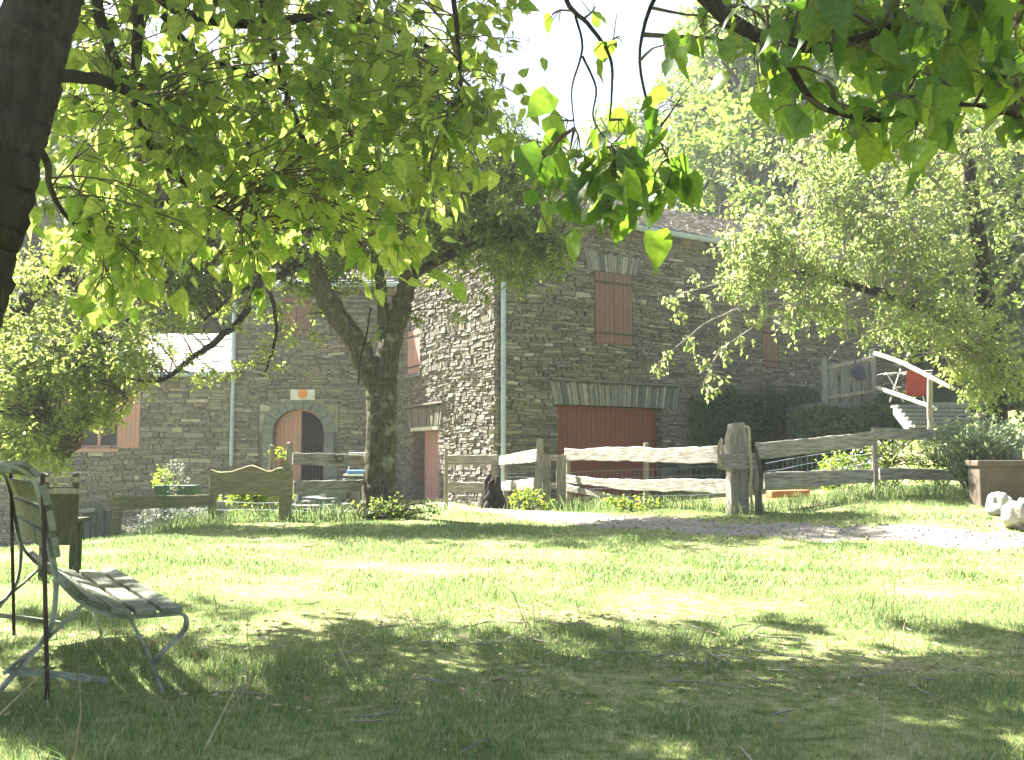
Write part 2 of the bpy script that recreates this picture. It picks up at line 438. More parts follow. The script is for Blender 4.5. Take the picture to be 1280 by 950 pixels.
def leaves_mesh(name, P, A, NR, S, tmpl, mat, parent=None, smooth=False):
    P = np.asarray(P, float); A = unit(np.asarray(A, float)); NR = np.asarray(NR, float)
    NR = unit(NR - A * np.sum(NR * A, -1, keepdims=True))
    side = np.cross(A, NR)
    tv, tf = tmpl
    S = np.asarray(S, float)[:, None, None]
    lr_ = np.random.default_rng(len(P)); fx = lr_.uniform(.72, 1.12, (len(P), 1, 1)); fz = lr_.uniform(.2, 3.2, (len(P), 1, 1)); tw_ = lr_.normal(0, .12, (len(P), 1, 1))
    V = P[:, None, :] + S * ((tv[None, :, 0:1] * fx + tw_ * tv[None, :, 1:2] ** 2) * side[:, None] + tv[None, :, 1:2] * A[:, None] + tv[None, :, 2:3] * fz * NR[:, None])
    n, k = len(P), len(tv)
    V = V.reshape(-1, 3)
    loops = []; sizes = []
    flat = np.concatenate([np.array(f) for f in tf]); fl = np.array([len(f) for f in tf])
    L = (np.arange(n)[:, None] * k + flat[None]).reshape(-1)
    sizes = np.tile(fl, n)
    starts = np.concatenate([[0], np.cumsum(sizes)[:-1]])
    me = bpy.data.meshes.new(name)
    me.vertices.add(len(V)); me.vertices.foreach_set('co', V.ravel())
    me.loops.add(len(L)); me.loops.foreach_set('vertex_index', L.astype(np.int32))
    me.polygons.add(len(sizes)); me.polygons.foreach_set('loop_start', starts.astype(np.int32)); me.polygons.foreach_set('loop_total', sizes.astype(np.int32))
    me.update(calc_edges=True)
    if smooth:
        me.polygons.foreach_set('use_smooth', [True] * len(me.polygons))
    me.materials.append(mat)
    o = bpy.data.objects.new(name, me); COL.objects.link(o)
    if parent is not None:
        o.parent = parent; o.matrix_parent_inverse = parent.matrix_basis.inverted()
    return o

def densify(limbs, step=0.25):
    Q = []
    for pts, rad in limbs:
        for i in range(len(pts) - 1):
            a, b = np.array(pts[i], float), np.array(pts[i + 1], float)
            n = max(1, int(np.linalg.norm(b - a) / step))
            for k in range(n):
                Q.append(a + (b - a) * k / n)
        Q.append(np.array(pts[-1], float))
    return np.array(Q)

def smooth_limb(pts, rad, wob=0.03, n=6, r=None):
    r = r or rng
    P = catmull([np.array(p, float) for p in pts], n)
    m = len(P)
    rr = np.interp(np.linspace(0, 1, m), np.linspace(0, 1, len(rad)), rad)
    P = [p + r.normal(0, wob, 3) * (0.3 if i == 0 else 1) * min(1, rr[i] * 12) for i, p in enumerate(P)]
    rr = rr * (1 + r.normal(0, 0.02, m))
    return P, list(rr)

class Leafer:
    """collects twigs and leaves for one crown"""
    def __init__(s, limbs, seed, droop=0.3, leaf=0.05, spread=0.35, nsub=5, up=0.8):
        s.r = np.random.default_rng(seed); s.Q = densify(limbs); s.tw = MB()
        s.P = []; s.A = []; s.Nn = []; s.S = []
        s.droop, s.leaf, s.spread, s.nsub, s.up = droop, leaf, spread, nsub, up; s.tr = 1.0
    def clump(s, c, n, spread=None, twig=True, src=None, leaf=None, droop=None, sub_sides=3):
        r = s.r; c = np.array(c, float); spread = spread or s.spread; leaf = leaf or s.leaf; droop = s.droop if droop is None else droop
        if twig:
            if src is None:
                d = np.linalg.norm(s.Q - c, axis=1) * (1 + .22 * np.abs(r.normal(0, 1, len(s.Q)))) + 0.4 * np.maximum(0, s.Q[:, 2] - c[2])
                q = s.Q[np.argmin(d)]
            else: q = np.array(src, float)
            L = np.linalg.norm(c - q)
            mid = (q + c) / 2 + np.array([0, 0, 0.15 * L]) + r.normal(0, 0.06 * L + 0.01, 3)
            pts = [q * (1 - t) ** 2 + 2 * mid * t * (1 - t) + c * t * t for t in np.linspace(0, 1, 5 if L < 1 else 7)]
            pts = [p + r.normal(0, 0.015 * L, 3) if 0 < i < len(pts) - 1 else p for i, p in enumerate(pts)]
            r0 = min(0.035, 0.006 + 0.010 * L) * s.tr
            s.tw.tube(pts, list(np.linspace(r0, 0.003, len(pts))), 4, cap=False)
            dirn = unit(c - pts[-3])
        else: dirn = unit(r.normal(0, 1, 3))
        ends = []
        for k in range(s.nsub):
            o = dirn * 0.5 + r.normal(0, 0.7, 3) + np.array([0, 0, -0.5 * droop])
            e = c + unit(o) * spread * r.uniform(0.6, 1.2)
            st = c - dirn * spread * r.uniform(0, 0.8)
            m_ = (st + e) / 2 + np.array([0, 0, 0.1 * spread])
            ends.append((st, m_, e))
            s.tw.tube([st, m_, e], [0.0035, 0.0028, 0.0015], sub_sides, cap=False)
        k = r.integers(0, len(ends), n); t = r.uniform(0.1, 1.08, n)[:, None]
        E = np.array(ends)
        st, m_, e = E[k, 0], E[k, 1], E[k, 2]
        P = st * (1 - t) ** 2 + 2 * m_ * t * (1 - t) + e * t * t
        P = P + r.normal(0, leaf * 0.35, (n, 3))
        A = unit(e - st) * 0.5 + unit(r.normal(0, 1, (n, 3))) * 0.8 + np.array([0, 0, -droop])
        Nn = r.normal(0, 0.5, (n, 3)) + np.array([0, 0, s.up])
        s.P.append(P); s.A.append(A); s.Nn.append(Nn); s.S.append(leaf * r.uniform(0.6, 1.25, n))
    def fill(s, ell, n, leaves, power=0.4, keep=None, **kw):
        """ell: list of (centre, radii, weight)"""
        r = s.r
        W = np.array([e[2] for e in ell], float); W /= W.sum()
        done = 0; tries = 0
        while done < n and tries < n * 6:
            tries += 1
            c, rd, _ = ell[r.choice(len(ell), p=W)]
            u = unit(r.normal(0, 1, 3)) * (r.uniform() ** power)
            p = np.array(c, float) + u * np.array(rd, float)
            if keep is not None and not keep(p): continue
            s.clump(p, int(leaves * r.uniform(0.6, 1.4)), **kw); done += 1
    def finish(s, tmpl, leafmat, twigmat, parent, smooth=False, crown='crown'):
        o = s.tw.build('branches', twigmat, parent, smooth=False)
        c = leaves_mesh(crown, np.concatenate(s.P), np.concatenate(s.A), np.concatenate(s.Nn), np.concatenate(s.S), tmpl, leafmat, parent, smooth)
        return c

def project(p):
    """world -> pixel of the 1280x950 photograph (used to keep gaps open where the real crown has them)"""
    x, y, z = p[0], p[1], p[2] - CZ
    d = y * math.cos(PITCH) + z * math.sin(PITCH)
    v = -y * math.sin(PITCH) + z * math.cos(PITCH)
    return 640 + F * x / d, 475 - F * v / d

# ------------------------------------------------------------------ stone walls
class Wall:
    def __init__(s, O, d, L, z0, ztop, openings=(), seed=1, splits=()):
        s.O = np.array(O, float); d = np.array(d, float); s.d = d / np.linalg.norm(d); s.n = np.array([s.d[1], -s.d[0]])
        s.L, s.z0, s.ztop, s.op, s.r = L, z0, ztop, list(openings), random.Random(seed); s.splits = list(splits)
    def P(s, t, z, out=0.0):
        q = s.O + s.d * t + s.n * out
        return np.array([q[0], q[1], z])
    def tz(s, px, py):
        """where the sight line of a photograph pixel meets this wall"""
        dr = ray(px, py); n3 = np.array([s.n[0], s.n[1], 0])
        k = n3.dot(np.array([s.O[0], s.O[1], 0]) - np.array([0, 0, CZ])) / n3.dot(dr)
        p = np.array([0, 0, CZ]) + dr * k
        return float((p[:2] - s.O).dot(s.d)), float(p[2])
    def core(s, thick=0.5, cut=0.0, cut0=0.0):
        mb = MB()
        ts = sorted(set([cut0, s.L - cut] + [o[0] for o in s.op] + [o[1] for o in s.op] + s.splits))
        ts = [t for t in ts if 0 <= t <= s.L]
        for a, b in zip(ts[:-1], ts[1:]):
            mid = (a + b) / 2
            cuts = sorted([(o[2], o[3]) for o in s.op if o[0] < mid < o[1]])
            z = s.z0
            segs = []
            for c0, c1 in cuts:
                if c0 > z: segs.append((z, c0, z, c0))
                z = c1
            segs.append((z, s.ztop(a), z, s.ztop(b)))
            for za0, za1, zb0, zb1 in segs:
                if max(za1, zb1) <= za0: continue
                o0, o1 = -0.03, -thick
                mb.hexa([s.P(a, za0, o0), s.P(b, zb0, o0), s.P(b, zb0, o1), s.P(a, za0, o1),
                         s.P(a, za1, o0), s.P(b, zb1, o0), s.P(b, zb1, o1), s.P(a, za1, o1)])
        return mb
    def stones(s, hmin=0.035, hmax=0.095, wmin=0.10, wmax=0.48, depth=0.035, extra=()):
        """courses of split stone, broken at openings; one island per stone"""
        r = s.r; mb = MB()
        ph = [r.uniform(0, 6) for _ in range(4)]
        wob = lambda t, z: 0.035 * math.sin(t * 0.8 + ph[0] + z * 0.7) + 0.018 * math.sin(t * 2.3 + ph[1] + z * 1.9) + 0.008 * math.sin(t * 6 + ph[2] + 3 * z)
        z = s.z0
        zmax = max(s.ztop(t) for t in np.linspace(0, s.L, 40))
        ops = s.op + list(extra)
        while z < zmax:
            h = r.uniform(hmin, hmax) * (1.5 if r.random() < 0.12 else 1)
            cuts = sorted([(o[0], o[1]) for o in ops if o[2] < z + h * 0.6 and o[3] > z + h * 0.4])
            ints = []; a = 0.0
            for c0, c1 in cuts:
                if c0 > a: ints.append((a, c0))
                a = max(a, c1)
            if a < s.L: ints.append((a, s.L))
            for a, b in ints:
                t = a
                while t < b - 0.01:
                    wd = wmin + (wmax - wmin) * r.random() ** 1.8
                    t1 = min(b, t + wd)
                    if b - t1 < 0.06: t1 = b
                    if min(s.ztop(t), s.ztop(t1)) >= z + h * 0.5:
                        gap = 0.006
                        parts = [(z, z + h)]
                        if h > 0.07 and r.random() < 0.35:
                            mm = z + h * r.uniform(0.35, 0.65); parts = [(z, mm), (mm, z + h)]
                        for q0, q1 in parts:
                            j = lambda k=0.008: r.uniform(-k, k)
                            dp = depth * r.uniform(0.1, 1.0); tl = r.uniform(-0.012, 0.012)
                            w0 = 0 if t > a + 0.001 else 0.0
                            x0, x1 = t + gap * r.uniform(0.3, 1.6), t1 - gap * r.uniform(0.3, 1.6)
                            if x1 - x0 < 0.02: continue
                            c = [(x0 + j(), q0 + gap * r.uniform(.2, 1.2)), (x1 + j(), q0 + gap * r.uniform(.2, 1.2)), (x1 + j(), q1 - gap * r.uniform(.2, 1.2)), (x0 + j(), q1 - gap * r.uniform(.2, 1.2))]
                            c = [(u, v + wob(u, v)) for u, v in c]
                            cx = sum(u for u, _ in c) / 4; cz = sum(v for _, v in c) / 4
                            ins = 0.012
                            fr = []
                            for u, v in c:
                                fr.append((u + (ins if u < cx else -ins) * r.uniform(0.3, 1.6), v + (0.3 if True else 1) * (ins if v < cz else -ins) * r.uniform(0.3, 1.6)))
                            B = [s.P(u, v, -0.05) for u, v in c]
                            Fr = [s.P(u, v, dp + (tl if i in (0, 1) else -tl) + j(0.004)) for i, (u, v) in enumerate(fr)]
                            mb.add(B + Fr, [(4, 5, 6, 7), (0, 1, 5, 4), (1, 2, 6, 5), (2, 3, 7, 6), (3, 0, 4, 7)])
                    t = t1
            z += h
        return mb
    def fan(s, t0, t1, z0, z1, lean=0.25, out=0.03, mb=None, wmin=0.03, wmax=0.09):
        """upright lintel stones fanning over an opening"""
        mb = mb or MB(); r = s.r; c = (t0 + t1) / 2; t = t0
        while t < t1 - 0.01:
            wd = r.uniform(wmin, wmax); e = min(t1, t + wd)
            if t1 - e < wmin: e = t1
            def top(x): return x + (x - c) / (t1 - t0) * 2 * lean * (z1 - z0)
            za = z0 + r.uniform(-.006, .006); zb = z1 + r.uniform(-.03, .03); o = out * r.uniform(.6, 1.5)
            q = [(t + .004, za), (e - .004, za), (top(e) - .004, zb), (top(t) + .004, zb)]
            B = [s.P(u, v, -0.05) for u, v in q]; Fr = [s.P(u + (.004 if i in (0, 3) else -.004), v, o + r.uniform(-.004, .004)) for i, (u, v) in enumerate(q)]
            mb.add(B + Fr, [(4, 5, 6, 7), (0, 1, 5, 4), (1, 2, 6, 5), (2, 3, 7, 6), (3, 0, 4, 7)])
            t = e
        return mb
    def slab(s, mb, t0, t1, z0, z1, o0, o1):
        mb.hexa([s.P(t0, z0, o1), s.P(t1, z0, o1), s.P(t1, z0, o0), s.P(t0, z0, o0), s.P(t0, z1, o1), s.P(t1, z1, o1), s.P(t1, z1, o0), s.P(t0, z1, o0)])
        return mb
    def planks(s, t0, t1, z0, z1, o, n, seed=0, thick=0.03):
        mb = MB(); wd = (t1 - t0) / n
        for i in range(n):
            s.slab(mb, t0 + i * wd + 0.004, t0 + (i + 1) * wd - 0.004, z0, z1, o - thick, o + s.r.uniform(-.002, .002))
        s.slab(mb, t0, t1, z0, z1, o - thick - 0.01, o - thick + 0.012)
        return mb

def slates(c00, c10, c01, c11, rowstep=0.13, mat=None, name='roof', parent=None, seed=3, thick=0.02, wr=(0.16, 0.42), base_thick=0.10):
    """c00,c10: eaves ends; c01,c11: ridge ends"""
    r = random.Random(seed); mb = MB()
    c00, c10, c01, c11 = [np.array(c, float) for c in (c00, c10, c01, c11)]
    nrm = np.cross(c10 - c00, c01 - c00); nrm /= np.linalg.norm(nrm)
    if nrm[2] < 0: nrm = -nrm
    lo = -nrm * base_thick
    mb.hexa([c00 + lo, c10 + lo, c11 + lo, c01 + lo, c00, c10, c11, c01])
    H = np.linalg.norm(c01 - c00); n = int(H / rowstep)
    Lr = np.linalg.norm(c10 - c00)
    for i in range(n + 1):
        v0 = i / (n + 1); v1 = min(1, (i + 1.25) / (n + 1))
        t = -0.02 / Lr
        while t < 1:
            t1 = t + r.uniform(*wr) / Lr
            jv = r.uniform(-0.25, 0.25) / (n + 1)
            def pt(u, v, o): return (c00 * (1 - u) + c10 * u) * (1 - v) + (c01 * (1 - u) + c11 * u) * v + nrm * o
            a, b_ = t + .004 / Lr, t1 - .004 / Lr
            hi = thick * r.uniform(1.2, 2.0)
            e0 = v0 + jv - (0.35 / (n + 1) if i == 0 else 0)
            mb.hexa([pt(a, e0, hi * .55), pt(b_, e0 + r.uniform(-.1, .1) / n, hi * .55), pt(b_, v1, 0.001), pt(a, v1, 0.001),
                     pt(a, e0, hi + thick * .6), pt(b_, e0, hi + thick * .6), pt(b_, v1, thick * .8), pt(a, v1, thick * .8)])
            t = t1
    return mb.build(name, mat or M['slate'], parent)

# ---- right-hand barn: gable face in the sun, long face in shade
A0 = np.array([-0.32, 19.0])
dR = np.array([0.84, 0.545]); dR /= np.linalg.norm(dR)
dL = np.array([-0.44, 0.90]); dL /= np.linalg.norm(dL)
nR0 = np.array([dR[1], -dR[0]])
EAVE = 6.2; LB = 13.5; WG = 7.0
barn = thing('stone_barn', (A0[0], A0[1], 0), 'tall stone barn with sunlit gable, red garage door and brown shutters', 'barn')
WR = Wall(A0, dR, LB, -0.3, lambda t: EAVE, seed=11)
ga, gb = WR.tz(697, 505), WR.tz(828, 518)
G0, G1, GZ = ga[0], gb[0], ga[1]
sa, sb = WR.tz(743, 338), WR.tz(790, 433)
S0, S1, SZ1, SZ0 = sa[0], sb[0], sa[1], sb[1]
sc2 = WR.tz(952, 408); sd2 = WR.tz(972, 460)
WR.op = [(G0, G1, -0.3, GZ), (S0, S1, SZ0, SZ1), (sc2[0], sd2[0], sd2[1], sc2[1])]
PEAK = EAVE + 1.65
def gz(t): return EAVE + (PEAK - EAVE) * (1 - abs(t - WG / 2) / (WG / 2))
WL = Wall(A0 + dL * WG, -dL, WG, -0.4, gz, seed=12, splits=[WG / 2])
da, db = WL.tz(516, 536), WL.tz(549, 530)
D0, D1, DZ = da[0], db[0], (da[1] + db[1]) / 2
wa_, wb_ = WL.tz(511, 415), WL.tz(526, 465)
V0, V1, VZ1, VZ0 = wa_[0], wb_[0], wa_[1], wb_[1]
print('GARAGE', G0, G1, GZ, 'SHUT', S0, S1, SZ0, SZ1, 'DOOR', D0, D1, DZ, 'WIN', V0, V1, VZ0, VZ1)
WL.op = [(D0, D1, -0.4, DZ), (V0, V1, VZ0, VZ1)]
fanR1 = (G0 - 0.12, G1 + 0.45, GZ, GZ + 0.46)
fanR2 = (S0 - 0.16, S1 + 0.16, SZ1, SZ1 + 0.40)
fanL = (D0 - 0.25, D1 + 0.2, DZ, DZ + 0.45)
core = WR.core(cut0=0.14); core2 = WL.core(cut=0.12)
b0 = A0 + dL * WG
Wb = Wall(b0 + dR * LB, -dR, LB, -0.3, lambda t: EAVE); We = Wall(A0 + dR * LB, dL, WG, -0.3, gz, splits=[WG / 2])
for o in (core2, Wb.core(), We.core()):
    core.add(o.v, o.f)
core.build('wall_core', M['mortar'], barn)
WR.stones(0.026, 0.08, 0.10, 0.55, 0.035, extra=[fanR1, fanR2]).build('wall', M['stone_shade'], barn)
WL.stones(0.035, 0.10, 0.10, 0.36, 0.05, extra=[fanL]).build('gable_wall', M['stone_gable_dimmed'], barn)
We.stones(0.05, 0.14, 0.15, 0.55, 0.04).build('end_wall', M['stone_shade'], barn)
WR.fan(*fanR1).build('garage_lintel', M['voussoir'], barn)
mb = MB(); WR.slab(mb, G0 - 0.2, G1 + 0.6, fanR1[3] + .035, fanR1[3] + 0.075, 0.0, 0.09); mb.build('lintel_ledge', M['dressed'], barn)
WR.fan(*fanR2, lean=0.35).build('window_lintel', M['voussoir'], barn)
WL.fan(*fanL, lean=0.3, out=0.05).build('door_lintel', M['stone_gable_dimmed'], barn)
mb = MB(); WL.slab(mb, D0 - 0.4, D1 + 0.5, fanL[3] + .035, fanL[3] + 0.08, 0.0, 0.14); mb.build('lintel_ledge', M['stone_gable_dimmed'], barn)
mb = MB(); WL.slab(mb, D0 - 0.1, D1 + 0.05, DZ - 0.09, DZ - 0.005, -0.45, 0.03); mb.build('door_beam', M['pole'], barn)
# garage door: vertical boards with a rail
rv = Wall(WR.O + dR * G1 - nR0 * .3, nR0, .31, -0.3, lambda t: GZ - .02, seed=41).stones(0.05, 0.10, 0.1, 0.3, 0.012)
rv2 = Wall(WL.P(D0, 0)[:2], -WL.n, .32, -0.3, lambda t: DZ - .1, seed=42).stones(0.05, 0.12, 0.1, 0.3, 0.012)
rv.build('door_reveal', M['stone_shade'], barn); rv2.build('door_reveal', M['stone_gable_dimmed'], barn)
gd = WR.planks(G0 + .01, G1 - .01, -0.1, GZ - 0.01, -0.22, 22).build('garage_door', M['garage'], barn)
mb = MB(); WR.slab(mb, G0 + .01, G1 - .01, 1.0, 1.1, -0.219, -0.195); mb.build('door_rail', M['garage'], gd)
dd = WL.planks(D0 + .02, D1 - .02, -0.1, DZ - 0.1, -0.30, 7).build('door', M['pinkdoor'], barn)
mb = MB(); mb.tube([WL.P(D1 - .12, 1.0, -.29), WL.P(D1 - .12, 1.0, -.22), WL.P(D1 - .22, 1.0, -.22)], 0.012, 6); mb.build('handle', M['iron'], dd)
def shutter(W, t0, t1, z0, z1, mat, parent, leaves=2, out=0.0, n=4, hinge=True):
    wd = (t1 - t0) / leaves
    for i in range(leaves):
        a, b = t0 + i * wd + 0.006, t0 + (i + 1) * wd - 0.006
        o = W.planks(a, b, z0 + .01, z1 - .01, out, n).build('shutter', mat, parent)
        if hinge:
            for zz in (z0 + 0.15 * (z1 - z0), z1 - 0.15 * (z1 - z0)):
                mb = MB(); W.slab(mb, a + (0 if i == 0 else .03), b - (.03 if i == 0 and leaves > 1 else 0), zz - .022, zz + .022, out + .003, out + .014); mb.build('strap_hinge', M['iron'], o)
shutter(WR, S0, S1, SZ0, SZ1, M['shutter'], barn, out=0.02)
shutter(WR, sc2[0], sd2[0], sd2[1], sc2[1], M['shutter'], barn, leaves=1, out=0.02)
shutter(WL, V0, V1, VZ0, VZ1, M['pinkdoor'], barn, out=0.03, n=3)
mb = MB(); WL.slab(mb, V0 - .15, V1 + .15, VZ0 - .1, VZ0 - .01, -.1, .10); mb.build('window_sill', M['dressed'], barn)
# roof of slates, two slopes with overhang
def r3(p, z): return np.array([p[0], p[1], z])
ov = 0.30
nR = WR.n
rid0 = A0 + dL * WG / 2; rid1 = rid0 + dR * LB
slope = (PEAK - EAVE) / (WG / 2 * abs(dL.dot(np.array([-dR[1], dR[0]]))))
e0 = A0 + nR * ov - dR * 0.25; e1 = A0 + dR * (LB + .25) + nR * ov
roof = slates(r3(e0, EAVE + .12 - slope * ov), r3(e1, EAVE + .12 - slope * ov), r3(rid0 - dR * .25, PEAK + .12), r3(rid1 + dR * .25, PEAK + .12), parent=barn)
f0 = A0 + dL * WG - nR * ov - dR * 0.25; f1 = f0 + dR * (LB + .5)
slates(r3(f1, EAVE + .12 - slope * ov), r3(f0, EAVE + .12 - slope * ov), r3(rid1 + dR * .25, PEAK + .118), r3(rid0 - dR * .25, PEAK + .118), parent=barn, rowstep=0.3, wr=(.3, .6))
mb = MB()
q0 = A0 - dR * 0.2 + nR * (ov + .07); q1 = A0 + dR * (LB + .2) + nR * (ov + .07)
zg = EAVE + .02 - slope * ov
prof = [(-.07, .05), (-.065, 0), (-.03, -.045), (.03, -.045), (.065, 0), (.075, .055)]
vs = []
for q in (q0, q1):
    for o_, z_ in prof: vs.append((q[0] + nR[0] * o_, q[1] + nR[1] * o_, zg + z_))
    for o_, z_ in reversed(prof): vs.append((q[0] + nR[0] * o_ * .9, q[1] + nR[1] * o_ * .9, zg + z_ * .9 + .006))
k = len(prof) * 2
mb.add(vs, [(i, (i + 1) % k, k + (i + 1) % k, k + i) for i in range(k)] + [tuple(range(k)), tuple(reversed(range(k, 2 * k)))])
mb.build('gutter', M['zinc'], barn)
mb = MB(); pc = A0 + dR * 0.10 + nR * 0.12
mb.tube([r3(A0 + dR * .05 + nR * (ov + .07), zg - .03), r3(A0 + dR * .07 + nR * .25, zg - .25), r3(pc, zg - .55), r3(pc, 3), r3(pc, 0.05)], 0.05, 12)
for zz in (4.6, 2.6, 0.9): mb.tube([r3(pc, zz), r3(pc, zz + .05)], 0.062, 12)
mb.build('downpipe', M['zinc'], barn, smooth=False)

# ---- farmhouse behind: tall block with arched door, and lower wing with sunlit roof
YB = 24.5
fh = thing('farmhouse', (-6, YB, 0), 'shaded grey stone farmhouse with arched doorway behind the big tree', 'farmhouse')
dF = np.array([1.0, -0.03]); dF /= np.linalg.norm(dF)
tmp = Wall((-7.3, YB), dF, 9.0, -1.6, lambda t: 5.6)
t_edge = tmp.tz(287, 560)[0]
OF = np.array([-7.3, YB]) + dF * t_edge
WF = Wall(OF, dF, 7.6, -1.0, lambda t: 5.6, seed=21)
ax0, zb = WF.tz(340, 606); ax1, _ = WF.tz(404, 606); _, zt = WF.tz(372, 511)
arcC = (ax0 + ax1) / 2; arcR = (ax1 - ax0) / 2; zspring = zt - arcR * 0.92
u0 = WF.tz(352, 415); u1 = WF.tz(372, 360)
WF.op = [(ax0, ax1, zb - 0.9, zt), (arcC - .01, arcC, 9, 9)]
WF.op = [(ax0, ax1, zb - 0.9, zt)]
ring = (ax0 - 0.36, ax1 + 0.36, zb - .1, zt + 0.05)
ringtop = (arcC - arcR * .8, arcC + arcR * .8, zt, zt + 0.34)
core = WF.core()
s1 = Wall(OF + dF * 7.6, np.array([0.03, 1.0]), 6.0, -1.0, lambda t: 5.6).core(); s2 = Wall(OF + np.array([0, 6.0]), np.array([0, -1.0]), 6.0, -1.0, lambda t: 5.6)
sw = s2.core(); s3 = Wall(OF + dF * 7.6 + np.array([0, 6.0]), -dF, 7.6, -1.0, lambda t: 5.6).core()
for o in (s1, sw, s3): core.add(o.v, o.f)
core.build('wall_core', M['mortar'], fh)
WF.stones(0.03, 0.085, 0.12, 0.55, 0.035, extra=[ring, ringtop]).build('wall', M['stone_shade'], fh)
s2.stones(0.05, 0.14, 0.15, 0.55, 0.04).build('side_wall', M['stone_shade'], fh)
# dressed arch: jambs and voussoirs plus spandrel fill
mb = MB(); r = random.Random(5)
for sgn in (-1, 1):
    z = zb - 0.1
    while z < zspring - 0.02:
        h = min(r.uniform(.28, .42), zspring - z)
        wd = r.choice([0.26, 0.36])
        x0, x1 = (ax0 - wd, ax0) if sgn < 0 else (ax1, ax1 + wd)
        WF.slab(mb, x0 + .005, x1 - .005, z + .006, z + h - .006, -0.3, 0.03)
        z += h
nv = 11
for i in range(nv):
    a0 = math.pi * i / nv + .01; a1 = math.pi * (i + 1) / nv - .01
    r0, r1 = arcR, arcR + 0.30
    ke = (zt - zspring) / arcR
    q = []
    for a, rr in ((a0, r0), (a1, r0), (a1, r1), (a0, r1)):
        q.append((arcC + rr * math.cos(a), zspring + (rr - arcR + arcR * 1.0) * math.sin(a) * ke if False else zspring + rr * math.sin(a) * ke))
    Bk = [WF.P(u, v, -0.3) for u, v in q]; Fr = [WF.P(u, v, 0.035) for u, v in q]
    mb.add(Bk + Fr, [(7, 6, 5, 4), (4, 5, 1, 0), (5, 6, 2, 1), (6, 7, 3, 2), (7, 4, 0, 3)])
mb.build('door_arch', M['dressed'], fh)
mb = MB()     # spandrel core and small stones beside the arch
for sgn in (-1, 1):
    n = 8
    for i in range(n):
        a0 = math.pi / 2 * i / n; a1 = math.pi / 2 * (i + 1) / n
        x0 = arcC + sgn * (arcR + .29) * math.cos(a0); x1 = arcC + sgn * (arcR + .29) * math.cos(a1)
        zz = zspring + (arcR + .27) * math.sin(a0) * ke
        za = zspring + (arcR + .2) * math.sin(a0) * ke
        lo, hi = min(x0, x1), max(x0, x1)
        edge = arcC + sgn * (arcR + .36)
        a, b_ = (edge, hi) if sgn < 0 else (lo, edge)
        z_ = za
        z_next = zspring + (arcR + .27) * math.sin(a1) * ke
        q = a
        while q < b_ - .02:
            e = min(b_, q + r.uniform(.1, .3)); WF.slab(mb, q + .004, e - .004, z_, z_next - .006, -.05, r.uniform(.005, .03)); q = e
mb.build('spandrel_stones', M['stone_shade'], fh)
# the door: left leaf closed, right half open onto a near-black slab painted as room darkness, behind an iron grille
def arch_leaf(x0, x1, o, thick, n=8):
    mb = MB(); top = []
    for i in range(n + 1):
        x = x0 + (x1 - x0) * i / n
        v = max(0, arcR * arcR - (x - arcC) ** 2)
        top.append((x, zspring + math.sqrt(v) * ke))
    for i in range(n):
        (xa, za), (xb, zb2) = top[i], top[i + 1]
        mb.hexa([WF.P(xa + .003, zb - .3, o), WF.P(xb - .003, zb - .3, o), WF.P(xb - .003, zb - .3, o - thick), WF.P(xa + .003, zb - .3, o - thick),
                 WF.P(xa + .003, za, o), WF.P(xb - .003, zb2, o), WF.P(xb - .003, zb2, o - thick), WF.P(xa + .003, za, o - thick)])
    return mb
dleaf = arch_leaf(ax0 + .02, arcC + .02, -0.22, .05, 6).build('door', M['pinkdoor'], fh)
mb = MB()
for zz in (zb + .95,): WF.slab(mb, ax0 + .03, arcC + .01, zz, zz + .05, -.219, -.20)
mb.build('door_rail', M['pinkdoor'], dleaf)
mb = MB()
arc = [WF.P(arcC + (arcR - .02) * math.cos(a), zspring + (arcR - .02) * math.sin(a) * ke, -.2) for a in np.linspace(0.02, math.pi - .02, 20)]
arc = [WF.P(ax1 - .02, zb, -.2)] + arc + [WF.P(ax0 + .02, zb, -.2)]
mb.tube(arc, 0.025, 6); mb.build('door_frame', M['terra'], fh)
grl = MB()
for i in range(7):
    x = arcC + .05 + (ax1 - arcC - .12) * i / 6
    v = zspring + math.sqrt(max(0.0, arcR ** 2 - (x - arcC) ** 2)) * ke
    grl.tube([WF.P(x, zb - .2, -.25), WF.P(x, v - .3 - .1 * (i % 2), -.25)], .010, 5)
for zz in (zb + .1, zb + 1.1): grl.tube([WF.P(arcC + .04, zz, -.26), WF.P(ax1 - .04, zz, -.26)], .012, 5)
grl.build('iron_grille', M['iron'], fh)
mb = MB(); WF.slab(mb, ax0, ax1, -1, zt + .1, -.95, -.9); mb.build('painted_dark_backing', M['dark'], fh)
# pale step and table seen through the doorway
mb = MB(); WF.slab(mb, ax0 - .5, ax1 + .5, zb - .5, zb - .12, 0.0, 0.55); WF.slab(mb, ax0 - .8, ax1 + .8, zb - .9, zb - .33, 0.55, 1.0); mb.build('door_steps', M['dressed'], fh)
